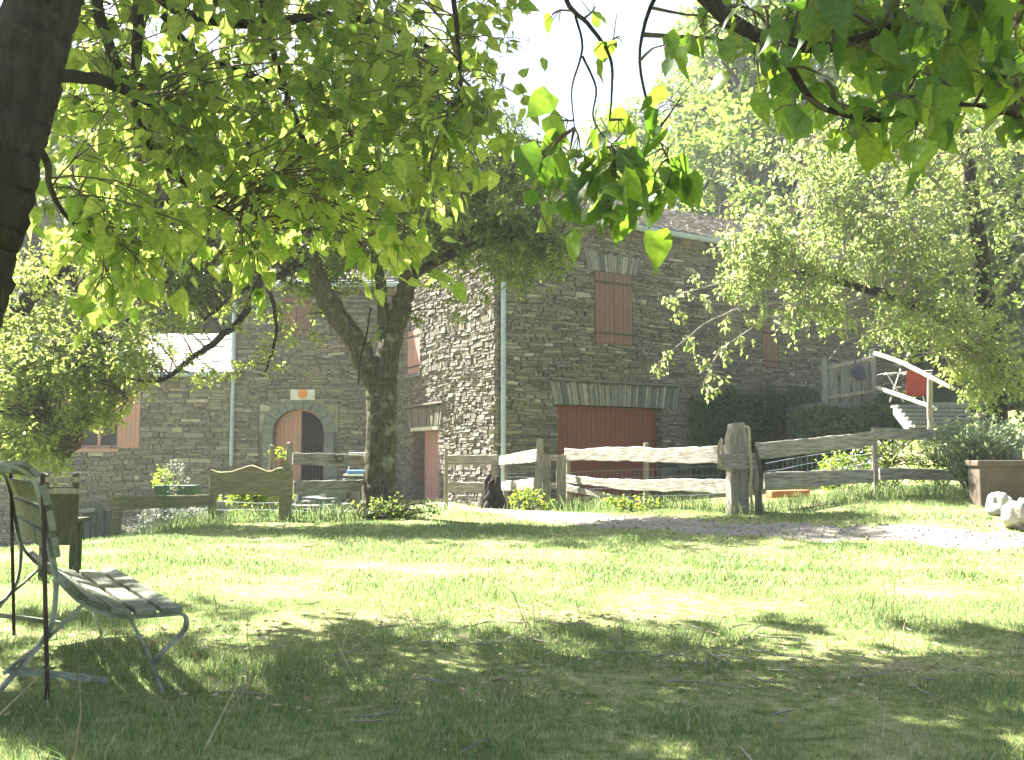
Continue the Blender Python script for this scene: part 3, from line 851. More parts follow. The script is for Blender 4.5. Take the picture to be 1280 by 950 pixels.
# roof of tall block
fr0 = OF + np.array([-.25, -.35]); fr1 = OF + dF * 7.85 + np.array([0, -.35])
slates(r3(fr0, 5.55), r3(fr1, 5.55), r3(OF + np.array([-.25, 3.0]), 7.0), r3(OF + dF * 7.85 + np.array([0, 3.0]), 7.0), parent=fh, seed=8)
slates(r3(fr1 + np.array([0, 6.7]), 5.55), r3(fr0 + np.array([0, 6.7]), 5.55), r3(OF + dF * 7.85 + np.array([0, 3.0]), 6.998), r3(OF + np.array([-.25, 3.0]), 6.998), parent=fh, rowstep=.3, wr=(.3, .6), seed=9)
mb = MB(); WF.fan(u0[0] - .2, u1[0] + .3, 4.9, 5.2, mb=mb); mb.build('window_lintel', M['voussoir'], fh)
u = WF.tz(352, 420); u2 = WF.tz(400, 372)
shutter(WF, u[0], u2[0] - .2, u[1], u2[1], M['shutter'], fh, leaves=2, out=.06)
mb = MB(); tp = WF.tz(287, 560)[0] + .03
for a in (0.08,):
    mb.tube([WF.P(a, 5.35, .25), WF.P(a, 5.1, .12), WF.P(a, 3, .1), WF.P(a, .9, .1)], .055, 12)
for zz in (4.4, 1.95): mb.tube([WF.P(.08, zz, .1), WF.P(.08, zz + .06, .1)], .072, 12)
mb.build('downpipe', M['zinc'], fh)
mb = MB(); mb.tube([r3(fr0 + np.array([-.05, -.06]), 5.48), r3(fr1 + np.array([.05, -.06]), 5.46)], .06, 10); mb.build('gutter', M['zinc'], fh)
# plaque over the arch
p0 = WF.tz(364, 487); p1 = WF.tz(394, 500)
pq = thing('wall_plaque', WF.P((p0[0] + p1[0]) / 2, p1[1], .05), 'pale ceramic plaque with an orange sun above the arched door', 'plaque')
mb = MB(); WF.slab(mb, p0[0], p1[0], p1[1], p0[1], .03, .06); mb.build('tile', M['plaque'], pq)
mb = MB(); cx = (p0[0] + p1[0]) / 2; cz = (p0[1] + p1[1]) / 2; n = 24
ps = []
for i in range(n):
    rr = .135 if i % 2 else .10
    ps.append((cx + rr * math.cos(2 * math.pi * i / n), cz + .02 + rr * math.sin(2 * math.pi * i / n)))
mb.add([WF.P(a, b_, .09) for a, b_ in ps] + [WF.P(a, b_, .062) for a, b_ in ps], [tuple(range(n))] + [(i, n + i, n + (i + 1) % n, (i + 1) % n) for i in range(n)])
mb.build('sun_motif', M['orange'], pq)

# low wing
wing = thing('house_wing', (-11, YB, -1), 'low stone wing with bright slate roof and a shuttered window', 'house wing')
WWL = 9.5; OW = OF - dF * WWL
WW = Wall(OW, dF, WWL, -1.9, lambda t: 3.3, seed=31)
WW.O = WW.O + np.array([0, -0.02])
wz0 = WW.tz(98, 492); wz1 = WW.tz(147, 560)
WW.op = [(wz0[0], wz1[0], wz1[1], wz0[1])]
core = WW.core()
for o in (Wall(OW + np.array([0, 5.0]), np.array([0, -1.0]), 5.0, -1.9, lambda t: 3.3).core(), Wall(OW + dF * WWL + np.array([0, 5.0]), -dF, WWL, -1.9, lambda t: 3.3).core()): core.add(o.v, o.f)
core.build('wall_core', M['mortar'], wing)
WW.stones(0.035, 0.11, 0.12, 0.6, 0.04).build('wall', M['stone_shade'], wing)
wr0 = OW + np.array([-.3, -.3]); wr1 = OW + dF * (WWL - .02) + np.array([0, -.3])
slates(r3(wr0, 3.26), r3(wr1, 3.26), r3(OW + np.array([-.3, 2.6]), 4.62), r3(OW + dF * (WWL - .02) + np.array([0, 2.6]), 4.62), parent=wing, seed=15, rowstep=.16)
slates(r3(wr1 + np.array([0, 5.8]), 3.26), r3(wr0 + np.array([0, 5.8]), 3.26), r3(OW + dF * (WWL - .02) + np.array([0, 2.6]), 4.618), r3(OW + np.array([-.3, 2.6]), 4.618), parent=wing, seed=16, rowstep=.3, wr=(.3, .6))
mb = MB(); mb.tube([r3(wr0 + np.array([0, -.05]), 3.2), r3(wr1 + np.array([0, -.05]), 3.2)], .05, 8); mb.build('gutter', M['zinc'], wing)
fr = MB(); a, b_, zl, zh = wz0[0], wz1[0], wz1[1], wz0[1]
for q in ((a, a + .07, zl, zh), (b_ - .07, b_, zl, zh), (a + .07, b_ - .07, zl, zl + .07), (a + .07, b_ - .07, zh - .07, zh), ((a + b_) / 2 - .04, (a + b_) / 2 + .04, zl + .07, zh - .07)):
    WW.slab(fr, q[0], q[1], q[2], q[3], -.18, -.10)
wo = fr.build('window', M['pinkdoor'], wing)
mb = MB(); WW.slab(mb, a, b_, zl, zh, -.2, -.185); mb.build('pane', M['glass'], wo)
mb = MB(); WW.slab(mb, a - .05, b_ + .05, zl - .1, zl - .012, -.1, .06); mb.build('window_sill', M['pinkdoor'], wing)
WW.planks(b_ + .02, b_ + .02 + .55, zl + .0, zh, .05, 5).build('shutter', M['pinkdoor'], wing)
WW.planks(a - .57, a - .02, zl + .0, zh, .05, 5).build('shutter', M['pinkdoor'], wing)
sp = WW.tz(120, 488)
mb = MB(); n = 10; c_ = WW.P(sp[0], sp[1], .1)
ps = [(sp[0] + (.22 if i % 2 == 0 else .11) * math.sin(2 * math.pi * i / n), sp[1] + (.22 if i % 2 == 0 else .11) * math.cos(2 * math.pi * i / n)) for i in range(n)]
mb.add([WW.P(x, z, .10) for x, z in ps] + [WW.P(x, z, .03) for x, z in ps], [tuple(range(n))] + [(i, n + i, n + (i + 1) % n, (i + 1) % n) for i in range(n)])
tag(mb.build('star_ornament', M['blue'], None), 'small blue star ornament above the window of the low wing', 'ornament')

# ------------------------------------------------------------------ fences
def board(p0, p1, h0, h1, thick=0.035, wave=0.03, seed=0, n=16, bump=None, mat='wood_h', name='rail', parent=None, warp=0.02):
    """live-edged split board; p0,p1 = centre line ends; h = depth of board"""
    r = random.Random(seed); p0 = np.array(p0, float); p1 = np.array(p1, float)
    L = np.linalg.norm(p1[:2] - p0[:2])
    d = (p1 - p0) / np.linalg.norm(p1 - p0); nn = np.array([d[1], -d[0], 0]); nn /= np.linalg.norm(nn)
    n = max(n, int(L / .12))
    fa = [(f * r.uniform(.8, 1.3), r.uniform(0, 6), a * r.uniform(.6, 1.2)) for f, a in ((.45, .7), (1.1, .45), (2.7, .3), (6.5, .14))]; fb = [(f * r.uniform(.8, 1.3), r.uniform(0, 6), a * r.uniform(.6, 1.2)) for f, a in ((.45, .5), (1.1, .45), (2.7, .3), (6.5, .14))]
    W = lambda fs, s: sum(a * math.sin(f * s * 2.2 + p) for f, p, a in fs) * wave * .6
    mb = MB(); vs = []
    for i in range(n + 1):
        s = i / n; c = p0 + (p1 - p0) * s
        h = h0 + (h1 - h0) * s
        top = h / 2 + W(fa, s * L) + r.uniform(-.006, .006); bot = -h / 2 + W(fb, s * L) + r.uniform(-.006, .006)
        if bump: top += bump(s)
        wv = warp * math.sin(s * 5 + seed)
        c = c + nn * wv
        e = .35
        for o, z in ((thick / 2, bot + .008), (thick / 2, top - .010), (thick / 2 * e, top), (-thick / 2 * e, top), (-thick / 2, top - .010), (-thick / 2, bot + .008), (-thick / 2 * e, bot), (thick / 2 * e, bot)):
            vs.append(c + nn * (o + r.uniform(-.001, .001)) + np.array([0, 0, z]))
    fs = []
    for i in range(n):
        for k in range(8):
            k2 = (k + 1) % 8; fs.append((i * 8 + k2, i * 8 + k, (i + 1) * 8 + k, (i + 1) * 8 + k2))
    fs.append(tuple(range(8))); fs.append(tuple(reversed([n * 8 + k for k in range(8)])))
    mb.add(vs, fs)
    return mb.build(name, M[mat], parent)

def post(p, h, wx=.09, wy=.08, mat='wood_v', rz=0.0, parent=None, seed=0, lean=(0, 0), name='post', chamfer=False):
    r = random.Random(seed); mb = MB(); x, y, z = p; n = 6; cr, sr = math.cos(rz), math.sin(rz)
    vs = []
    for i in range(n + 1):
        s = i / n; zz = z - .1 + (h + .1) * s
        k = 1 - .08 * s + r.uniform(-.05, .05)
        if i == n: k *= .93
        if chamfer and i == n: k *= .72
        zz2 = zz
        for a, b in ((-1, -.7), (-.7, -1), (.7, -1), (1, -.7), (1, .7), (.7, 1), (-.7, 1), (-1, .7)):
            ax, ay = a * wx / 2 * k + r.uniform(-.003, .003), b * wy / 2 * (k if not (chamfer and i == n) else k / .72)
            vs.append((x + ax * cr - ay * sr + lean[0] * s, y + ax * sr + ay * cr + lean[1] * s, zz2 + (r.uniform(-.012, .012) if i == n else 0)))
        if chamfer and i == n - 1:
            pass
    fs = []
    for i in range(n):
        for k in range(8):
            k2 = (k + 1) % 8; fs.append((i * 8 + k, i * 8 + k2, (i + 1) * 8 + k2, (i + 1) * 8 + k))
    fs.append(tuple(reversed(range(8)))); fs.append(tuple(n * 8 + k for k in range(8)))
    mb.add(vs, fs)
    return mb.build(name, M[mat], parent)

def wire_mesh(p0, p1, z0, z1, n, parent, rows=4, seed=0):
    r = random.Random(seed); mb = MB(); p0 = np.array(p0[:2], float); p1 = np.array(p1[:2], float)
    for k in range(rows):
        pts = []
        for i in range(7):
            q = p0 + (p1 - p0) * i / 6; s = i / 6
            zz = (z0[0] + (z0[1] - z0[0]) * s) + ((z1[0] + (z1[1] - z1[0]) * s) - (z0[0] + (z0[1] - z0[0]) * s)) * k / (rows - 1)
            pts.append((q[0], q[1], zz + r.uniform(-.01, .01)))
        mb.tube(pts, .0022, 3)
    for i in range(n):
        s = (i + .5) / n; q = p0 + (p1 - p0) * s
        mb.tube([(q[0], q[1], z0[0] + (z0[1] - z0[0]) * s), (q[0] + r.uniform(-.01, .01), q[1], z1[0] + (z1[1] - z1[0]) * s)], .0016, 3)
    return mb.build('wire_mesh', M['zinc'], parent)

def fence(label, rails, posts, loc, mesh=None, group='rustic fence sections round the yard', mat='wood_h'):
    t = thing('wooden_fence', loc, label, 'fence', group)
    for i, q in enumerate(rails): board(*q[:4], parent=t, **q[4])
    for q in posts: post(q[0], q[1], parent=t, **q[2])
    if mesh: wire_mesh(*mesh, t)
    return t
def pt(px, py, Y): return at(px, py, Y)
# far left low rail with wire netting
YA, YB2 = 12.0, 12.6
fence('low mossy single rail fence with wire netting below the shaded house wing',
      [(pt(148, 629, YA), pt(266, 625, YB2), .19, .17, dict(seed=1, wave=.02, mat='wood_moss'))],
      [(gp(150, YA), pt(150, 622, YA)[2] - G(*gp(150, YA)[:2]), dict(seed=2, wx=.11, mat='wood_moss'))], gp(150, YA),
      mesh=(gp(155, YA), gp(262, YB2), (pt(150, 668, YA)[2], pt(262, 662, YB2)[2]), (pt(150, 640, YA)[2], pt(262, 636, YB2)[2]), 14))
def saddle(s): return .085 * math.exp(-((s - .48) / .16) ** 2) + .06 * math.exp(-((s - .86) / .09) ** 2) + .04 * math.exp(-(s / .05) ** 2) - .02
fence('mossy scalloped plank between two wide posts above a lime green bush',
      [(pt(264, 602, 12.6), pt(366, 604, 12.4), .30, .34, dict(seed=3, wave=.012, mat='wood_moss', bump=saddle, thick=.05))],
      [(gp(268, 12.62), .62, dict(seed=4, wx=.09, mat='wood_moss')), (gp(358, 12.45), .75, dict(seed=5, wx=.15, mat='wood_moss'))], gp(268, 12.6),
      mesh=(gp(272, 12.66), gp(352, 12.5), (.2, .2), (.5, .5), 16))
fl = fence('two rail fence with a horseshoe, running to the big tree trunk',
      [(pt(366, 573, 12.6), pt(458, 576, 13.2), .17, .16, dict(seed=6, wave=.008, mat='wood_h')),
       (pt(366, 609, 12.6), pt(458, 607, 13.2), .17, .16, dict(seed=7, wave=.008, mat='wood_h'))],
      [(gp(363, 12.75), 1.0, dict(seed=8, wx=.08)), (gp(341, 13.0), .95, dict(seed=9, wx=.07)), (gp(462, 13.5), .9, dict(seed=14, wx=.09))], gp(363, 12.7))
mb = MB(); hc = pt(425, 573, 12.93)
mb.tube([hc + np.array([.045 * math.sin(a), -.035, -.055 * math.cos(a)]) for a in np.linspace(-2.5, 2.5, 14)], .010, 6)
tag(mb.build('horseshoe', M['iron'], None), 'rusty horseshoe nailed to the upper fence rail by the tree', 'horseshoe')
# open gate left of the downpipe
fence('grey two rail fence before the sunlit gable, left of the stump',
      [(pt(560, 575, 16.2), pt(622, 575, 16.0), .17, .17, dict(seed=15, wave=.006)), (pt(560, 609, 16.2), pt(616, 609, 16.0), .17, .17, dict(seed=16, wave=.008))],
      [(gp(558, 16.3), pt(558, 563, 16.3)[2] - G(*gp(558, 16.3)[:2]), dict(seed=17, wx=.07)), (gp(617, 16.1), 1.0, dict(seed=18, wx=.10))], gp(560, 16.2))
fence('short sunlit two rail fence between the stump and picket gate',
      [(pt(625, 576, 16.6), pt(671, 569, 14.8), .17, .20, dict(seed=19, wave=.012)), (pt(629, 608, 16.4), pt(668, 604, 14.9), .17, .17, dict(seed=20, wave=.012))],
      [(gp(671, 14.85), 1.12, dict(seed=21, wx=.12, lean=(.05, 0))), (gp(632, 16.3), .9, dict(seed=22, wx=.07))], gp(650, 15.6),
      mesh=(gp(634, 16.25), gp(668, 15.0), (.4, .4), (.95, .95), 6, ))
pk = thing('picket_gate', gp(690, 15), 'small grey picket gate between the fence posts', 'gate')
for i, (px, wd) in enumerate(((683, .13), (701, .15))):
    post(gp(px, 14.95), pt(px, 569, 14.95)[2] - G(*gp(px, 14.95)[:2]), wx=wd, wy=.03, parent=pk, seed=30 + i, name='picket')
for py in (573, 608, 626): board(pt(676, py, 15.0), pt(708, py, 15.0), .09, .09, thick=.025, wave=.004, seed=33, parent=pk, warp=0)
fm = fence('long sunlit pair of split rails from picket gate to the big post',
      [(pt(707, 568, 15.2), pt(918, 568, 11.95), .17, .23, dict(seed=41, wave=.045, thick=.06)),
       (pt(706, 600, 15.2), pt(908, 609, 11.95), .14, .17, dict(seed=44, wave=.045, thick=.05)),
       (pt(708, 609, 15.15), pt(800, 629, 13.6), .10, .07, dict(seed=45, wave=.012, thick=.05))],
      [(gp(710, 15.25), .85, dict(seed=46, wx=.07)), (gp(807, 13.62), .92, dict(seed=47, wx=.07))], gp(807, 13.7),
      mesh=(gp(712, 15.3), gp(900, 12.2), (.45, .62), (.85, .98), 34, ))
big = thing('gate_post', gp(921, 11.8), 'thick square gate post with rounded top where the rails meet', 'post')
post(gp(920, 11.8), pt(920, 529, 11.8)[2] - G(*gp(920, 11.8)[:2]), wx=.245, wy=.21, parent=big, seed=50, rz=.25, chamfer=True)
post(gp(947, 11.75), .72, wx=.09, wy=.08, parent=big, seed=51, lean=(-.03, 0))
board(pt(897, 577, 11.62), pt(949, 578, 11.6), .19, .19, parent=big, seed=52, wave=.006, name='cross_board', thick=.04, warp=0)
mb = MB()
lp = [pt(930, 533, 11.6), pt(936, 536, 11.56), pt(937, 560, 11.55), pt(939, 590, 11.55), pt(938, 612, 11.55), pt(941, 640, 11.55)]
mb.tube(catmull(lp, 5), .018, 7)
tag(mb.build('rope', M['rope'], None, smooth=True), 'pale rope hanging down the front of the thick gate post', 'rope')
mb = MB()
lp = [pt(902, 548, 11.6), pt(898, 560, 11.56), pt(899, 575, 11.52), pt(904, 585, 11.5), pt(914, 588, 11.5), pt(905, 580, 11.55), pt(903, 560, 11.5), pt(902, 549, 11.6)]
mb.tube(catmull(lp, 5), .016, 6)
tag(mb.build('rope_loop', M['rope'], None, smooth=True), 'dark rope loop tied round rail end left of gate post', 'rope')
mb = MB()
lp = [pt(944, 558, 11.6), pt(948, 575, 11.56), pt(951, 600, 11.55), pt(949, 625, 11.55), pt(952, 648, 11.5)]
mb.tube(catmull(lp, 5), .02, 6)
tag(mb.build('vine_stem', M['twig_dark'], None, smooth=True), 'dark crooked stem climbing beside the small post right of the gate post', 'stem')
fr_ = fence('long grey two rail fence rising to the right behind the gate post',
      [(pt(946, 564, 11.9), pt(1092, 547, 12.3), .20, .19, dict(seed=61, wave=.015)), (pt(1092, 542, 12.3), pt(1225, 545, 12.6), .14, .13, dict(seed=62, wave=.01)),
       (pt(955, 602, 11.9), pt(1092, 594, 12.3), .19, .17, dict(seed=63, wave=.018)), (pt(1098, 592, 12.3), pt(1222, 594, 12.6), .16, .14, dict(seed=64, wave=.015))],
      [(gp(1092, 12.38), pt(1092, 535, 12.4)[2] - G(*gp(1092, 12.38)[:2]), dict(seed=65, wx=.07))], gp(1092, 12.3),
      mesh=(gp(955, 12.0), gp(1088, 12.4), (.72, .9), (1.0, 1.25), 22))
fence('short grey fence end at the right edge beyond the lavender',
      [(pt(1248, 552, 12.7), pt(1300, 549, 12.9), .13, .13, dict(seed=66, wave=.01))],
      [(gp(1271, 12.7), pt(1271, 546, 12.7)[2] - G(*gp(1271, 12.7)[:2]), dict(seed=67, wx=.1))], gp(1271, 12.7))
# sheets and boards dumped at the far left of the fence
hd = thing('plank_hurdle', gp(118, 12), 'leaning grey boards at the left end of the fence', 'hurdle')
r = random.Random(9)
for i, px in enumerate((104, 112, 120, 129, 138, 146)):
    post(gp(px, 12.2 + .03 * i), .62 + r.uniform(-.05, .05), wx=.095, wy=.025, parent=hd, seed=80 + i, lean=(-.03, .08), name='plank', mat='deckwood')
board(pt(96, 634, 12.1), pt(148, 627, 12.1), .06, .06, parent=hd, seed=90, wave=.004, thick=.03, mat='deckwood', name='crossbar')
mb = MB(); mb.box(gp(95, 11.4) + np.array([0, 0, .2]), (.09, .25, .5), .3)
tag(mb.build('terracotta_tile', M['terra'], None, bevel=.01), 'upright terracotta slab on the grass by the leaning boards', 'tile')

# gnarled stump beside the downpipe
def blob(name, c, rad, mat, parent=None, seed=0, amp=.25, seg=20, rings=12, zflat=None, freq=2.5):
    r = np.random.default_rng(seed); mb = MB(); K = r.normal(0, freq, (9, 3)); ph = r.uniform(0, 6, 9); am = r.uniform(.3, 1, 9)
    vs = []
    for i in range(rings + 1):
        th = math.pi * i / rings
        for k in range(seg):
            p = 2 * math.pi * k / seg
            u = np.array([math.sin(th) * math.cos(p), math.sin(th) * math.sin(p), math.cos(th)])
            d = 1 + amp * float(np.sum(am * np.sin(K @ u + ph))) / 4
            v = u * d * np.array(rad)
            if zflat is not None: v[2] = max(v[2], -zflat)
            vs.append(np.array(c) + v)
    fs = []
    for i in range(rings):
        for k in range(seg):
            k2 = (k + 1) % seg; fs.append((i * seg + k, (i + 1) * seg + k, (i + 1) * seg + k2, i * seg + k2))
    mb.add(vs, fs); o = mb.build(name, mat, parent, smooth=True); return o
st = thing('tree_stump', gp(617, 15.5), 'dark gnarled stump standing in front of the blue downpipe', 'stump')
mb = MB(); c = gp(617, 15.5)
for k in range(7):
    a = k * .9; rr = .13
    b_ = c + np.array([rr * math.cos(a), rr * math.sin(a) * .7, 0]); h = .35 + .3 * ((k * 37) % 7) / 7
    P_, r_ = smooth_limb([b_ + np.array([0, 0, -.05]), b_ * 1 + np.array([.04 * math.sin(k), 0, h * .4]), b_ + np.array([-.06 * math.cos(a), 0, h])], [.11, .08, .03], .03, 5)
    mb.tube(P_, r_, 8)
mb.build('stump_wood', M['bark_dark'], st, smooth=True)

# ------------------------------------------------------------------ right side: balcony, stairs rail, washing
YD = 21.0
bal = thing('wooden_balcony', pt(1062, 500, YD), 'grey plank balcony gate and deck under the cherry branches', 'balcony')
dz = pt(1062, 503, YD)[2]
mb = MB(); mb.box((pt(1090, 503, YD + 1.2)[0], YD + 1.2, dz - .06), (3.4, 2.4, .12)); mb.build('deck', M['deckwood'], bal)
for i, px in enumerate((1031, 1092)):
    post(pt(px, 500, YD), pt(px, 452 if i == 0 else 440, YD)[2] - dz, wx=.13, wy=.1, parent=bal, seed=100 + i, mat='wood_h' if 0 else 'deckwood')
for i, px in enumerate((1042, 1057, 1071, 1084)):
    post(pt(px, 502, YD + .05), .86 + .04 * i, wx=.19, wy=.03, parent=bal, seed=104 + i, name='plank', mat='deckwood')
board(pt(1034, 460, YD - .04), pt(1092, 447, YD - .04), .08, .08, parent=bal, seed=110, wave=.006, mat='wood_v')
board(pt(1034, 497, YD - .04), pt(1092, 489, YD - .04), .08, .08, parent=bal, seed=111, wave=.006, mat='wood_v')
for i, px in enumerate((1035, 1125)):
    b_ = pt(px, 503, YD + .3); post((b_[0], b_[1], G(b_[0], b_[1])), dz - .12 - G(b_[0], b_[1]), wx=.15, wy=.15, parent=bal, seed=112 + i, name='support_post', mat='deckwood')
# door of the barn upper floor behind the balcony
dk = WR.tz(1062, 470)
hat = thing('hanging_bag', pt(1074, 465, YD - .12), 'dark blue bag hanging over the balcony gate', 'bag')
blob('bag_body', pt(1074, 466, YD - .13), (.16, .07, .16), M['darkcloth'], hat, seed=4, amp=.2)
mb = MB(); mb.tube(catmull([pt(1068, 462, YD - .13), pt(1070, 449, YD - .05), pt(1076, 449, YD - .05), pt(1079, 462, YD - .13)], 4), .012, 5); mb.build('strap', M['darkcloth'], hat)
rl = thing('stair_handrail', pt(1095, 500, 20.8), 'peeled pole handrail sloping down from the balcony to the right', 'handrail')
def pole(pts, rad, seed, parent, name='rail', mat='pole'):
    P_, r_ = smooth_limb(pts, rad, .006, 6, np.random.default_rng(seed)); mb = MB(); mb.tube(P_, r_, 9); return mb.build(name, M[mat], parent, smooth=True)
pole([pt(1094, 442, 20.8), pt(1126, 453, 19.6), pt(1160, 470, 18.4), pt(1192, 486, 17.4)], [.05, .05, .045, .035], 1, rl)
pole([pt(1096, 485, 20.8), pt(1126, 495, 19.7), pt(1170, 511, 18.3)], [.05, .05, .035], 2, rl)
b_ = pt(1162, 534, 18.35); pole([(b_[0], b_[1], G(b_[0], b_[1]) - .1), pt(1162, 500, 18.35), pt(1163, 466, 18.35)], [.06, .055, .05], 3, rl, 'post', 'wood_v')
mb = MB()
for i in range(6):
    q0 = pt(1118 + 4 * i, 508 + i * 5, 19.8 - .25 * i); q1 = q0 + np.array([1.5, .25, 0]); mb.bar(q0, q1, .3, .06)
for q in ((0, 0), (1.4, .2)):
    q0 = pt(1118, 512, 19.85) + np.array([q[0], q[1], -.02]); q1 = pt(1138, 537, 18.45) + np.array([q[0], q[1], -.02]); mb.bar(q0, q1, .06, .16)
steps = tag(mb.build('wooden_steps', M['deckwood'], None), 'grey wooden steps below the sloping pole handrail', 'steps')
YT = 20.2
dr = thing('drying_rack', pt(1135, 500, YT), 'white folding drying rack on the balcony holding the red towel', 'drying rack')
zf = pt(1140, 503, YT)[2]
mb = MB()
for px0, px1 in ((1108, 1122), (1122, 1134)):
    for dy in (0, .5):
        mb.tube([pt(px0 if px0 < 1120 else 1124, 466, YT + dy), pt(1130 if px0 < 1120 else 1112, 503, YT + dy)], .011, 5)
for dy in (0, .5):
    mb.tube([pt(1106, 467, YT + dy), pt(1166, 463, YT + dy)], .011, 5)
    mb.tube([pt(1152, 466, YT + dy), pt(1142, 503, YT + dy)], .011, 5); mb.tube([pt(1144, 466, YT + dy), pt(1156, 503, YT + dy)], .011, 5)
for px in range(1108, 1168, 8): mb.tube([pt(px, 466, YT), pt(px, 466, YT) + np.array([0, .5, 0])], .006, 4)
mb.tube([pt(1116, 484, YT), pt(1126, 484, YT)], .009, 5)
mb.build('rack_frame', M['white'], dr)
mb = MB(); nx, nz = 14, 8; vs = []
for j in range(nz + 1):
    for i in range(nx + 1):
        px = 1133 + (1161 - 1133) * i / nx; py = 463.5 + 32 * j / nz
        q = pt(px, py, YT - .04); q[1] += .025 * math.sin(i * 1.1 + j * .2) * (j / nz + .2); vs.append(q)
mb.add(vs, [(j * (nx + 1) + i, j * (nx + 1) + i + 1, (j + 1) * (nx + 1) + i + 1, (j + 1) * (nx + 1) + i) for j in range(nz) for i in range(nx)])
tw = mb.build('towel', M['towel'], None, smooth=True); m_ = tw.modifiers.new('thickness', 'SOLIDIFY'); m_.thickness = .012
tag(tw, 'orange red towel hung over the drying rack on the balcony', 'towel')

# brown panel, rocks
mb = MB(); c = gp(1262, 11.0); zt_ = pt(1262, 577, 11)[2]
mb.box((c[0] + .15, 11.2, (zt_ + G(c[0], 11.2) - .1) / 2), (.95, .35, zt_ - G(c[0], 11.2) + .1), -.08)
mb.box((c[0] + .15, 11.2, zt_ - .02), (1.01, .41, .07), -.08)
tag(mb.build('brown_trough', M['brown'], None, bevel=.015), 'rusty brown trough below the lavender bush at the right edge', 'trough')
tag(blob('rock', gp(1276, 9.9) + np.array([0, 0, .13]), (.20, .2, .2), M['rock_white'], seed=3, amp=.42, freq=3.6, seg=36, rings=22), 'large white boulder at the right edge of the lawn', 'rock')
tag(blob('rock', gp(1244, 10.6) + np.array([0, 0, .1]), (.13, .12, .15), M['rock_white'], seed=5, amp=.5, freq=3.2, seg=32, rings=20), 'small pale block of stone beside the brown trough', 'rock')
mb = MB(); c = gp(968, 13.0); mb.bar(c + np.array([-.1, 0, .12]), c + np.array([.45, .1, .13]), .2, .1)
tag(mb.build('terracotta_trough', M['terra'], None, bevel=.02), 'low terracotta trough showing under the rail right of gate post', 'trough')
# stuff in front of the farmhouse
mb = MB(); c = pt(222, 612, 17); mb.box((c[0], 17, c[2] - .10), (.7, .5, .36), .1)
tag(mb.build('covered_crate', M['tarp'], None, bevel=.02), 'dark green covered crate in shade behind the low rail fence', 'crate')
mb = MB(); c = pt(447, 590, 17.5)
ch = thing('garden_chair', (c[0], 17.5, .1), 'white metal chair with blue cushion behind the tree trunk', 'chair')
for dx_, dy_ in ((-.2, -.2), (.2, -.2), (-.2, .2), (.2, .2)):
    m1 = MB(); m1.tube([(c[0] + dx_, 17.5 + dy_, G(c[0], 17.5) - .02), (c[0] + dx_ * .9, 17.5 + dy_ * .9, c[2] - .12)], .014, 6); m1.build('leg', M['white'], ch)
m1 = MB(); m1.box((c[0], 17.5, c[2] - .05), (.44, .44, .03)); m1.build('seat', M['white'], ch)
m1 = MB(); m1.box((c[0] + .03, 17.5, c[2] - .0), (.40, .40, .07)); m1.build('cushion', M['blue'], ch, bevel=.02)
m1 = MB(); m1.tube([(c[0] - .2, 17.7, c[2] - .05), (c[0] - .2, 17.75, c[2] + .35), (c[0] + .2, 17.75, c[2] + .35), (c[0] + .2, 17.7, c[2] - .05)], .014, 6); m1.build('backrest', M['white'], ch)
# low rubble bank with pale flat stones below the rail
r = random.Random(4)
rb = MB()
for i in range(46):
    px = r.uniform(372, 452); Y = r.uniform(13.6, 15.2); c = gp(px, Y); h = r.uniform(.03, .1)
    k = r.uniform(.08, .26)
    n = 7; zz = c[2] + r.uniform(0, .26) * (Y - 13.4)
    ps = [(c[0] + k * math.cos(2 * math.pi * j / n) * r.uniform(.7, 1.2), c[1] + k * .7 * math.sin(2 * math.pi * j / n) * r.uniform(.7, 1.2)) for j in range(n)]
    rb.add([(x, y, zz + h + r.uniform(-.01, .01)) for x, y in ps] + [(x * 1, y * 1, zz - .15) for x, y in ps], [tuple(range(n))] + [(j, n + j, n + (j + 1) % n, (j + 1) % n) for j in range(n)])
tag(rb.build('rubble', M['dressed'], None), 'bank of flat pale stones between fence rails and farmhouse', 'rubble', kind='stuff')

# ------------------------------------------------------------------ bench and chair at left
NB = at(225, 765, 3.75)
Wv = np.array([-.82, 1.34, 0]) * .93
fd = np.array([.853, .522, 0])
nb = np.array([Wv[0], Wv[1], 0]); nb /= np.linalg.norm(nb)
def onp(px, py, off=0.0):
    dr_ = ray(px, py); k = nb.dot(NB - np.array([0, 0, CZ])) / nb.dot(dr_)
    return np.array([0, 0, CZ]) + dr_ * k + nb * off
bench = thing('garden_bench', (NB[0], NB[1], G(NB[0], NB[1])), 'weathered green slatted garden bench with curved iron frame in the shade', 'bench')
def strap(name, pix, off, wid=.035, thk=.010, n=6, mat='bench_iron'):
    """flat iron strap following a curve in the side plane of the bench"""
    P_ = [onp(*p) for p in pix]; P_ = catmull(P_, n) if len(P_) > 2 else P_
    mb = MB(); vs = []
    for i, p in enumerate(P_):
        d = P_[min(i + 1, len(P_) - 1)] - P_[max(i - 1, 0)]; d = d / np.linalg.norm(d)
        u = np.cross(nb, d); u /= np.linalg.norm(u)
        for a, b in ((-1, -1), (1, -1), (1, 1), (-1, 1)):
            vs.append(p + nb * (off + a * wid / 2) + u * b * thk / 2)
    fs = []
    for i in range(len(P_) - 1):
        for k in range(4):
            k2 = (k + 1) % 4; fs.append((i * 4 + k, i * 4 + k2, (i + 1) * 4 + k2, (i + 1) * 4 + k))
    fs += [(3, 2, 1, 0), tuple((len(P_) - 1) * 4 + k for k in range(4))]
    mb.add(vs, fs); return mb.build(name, M[mat], bench, smooth=False)
LW = np.linalg.norm(Wv)
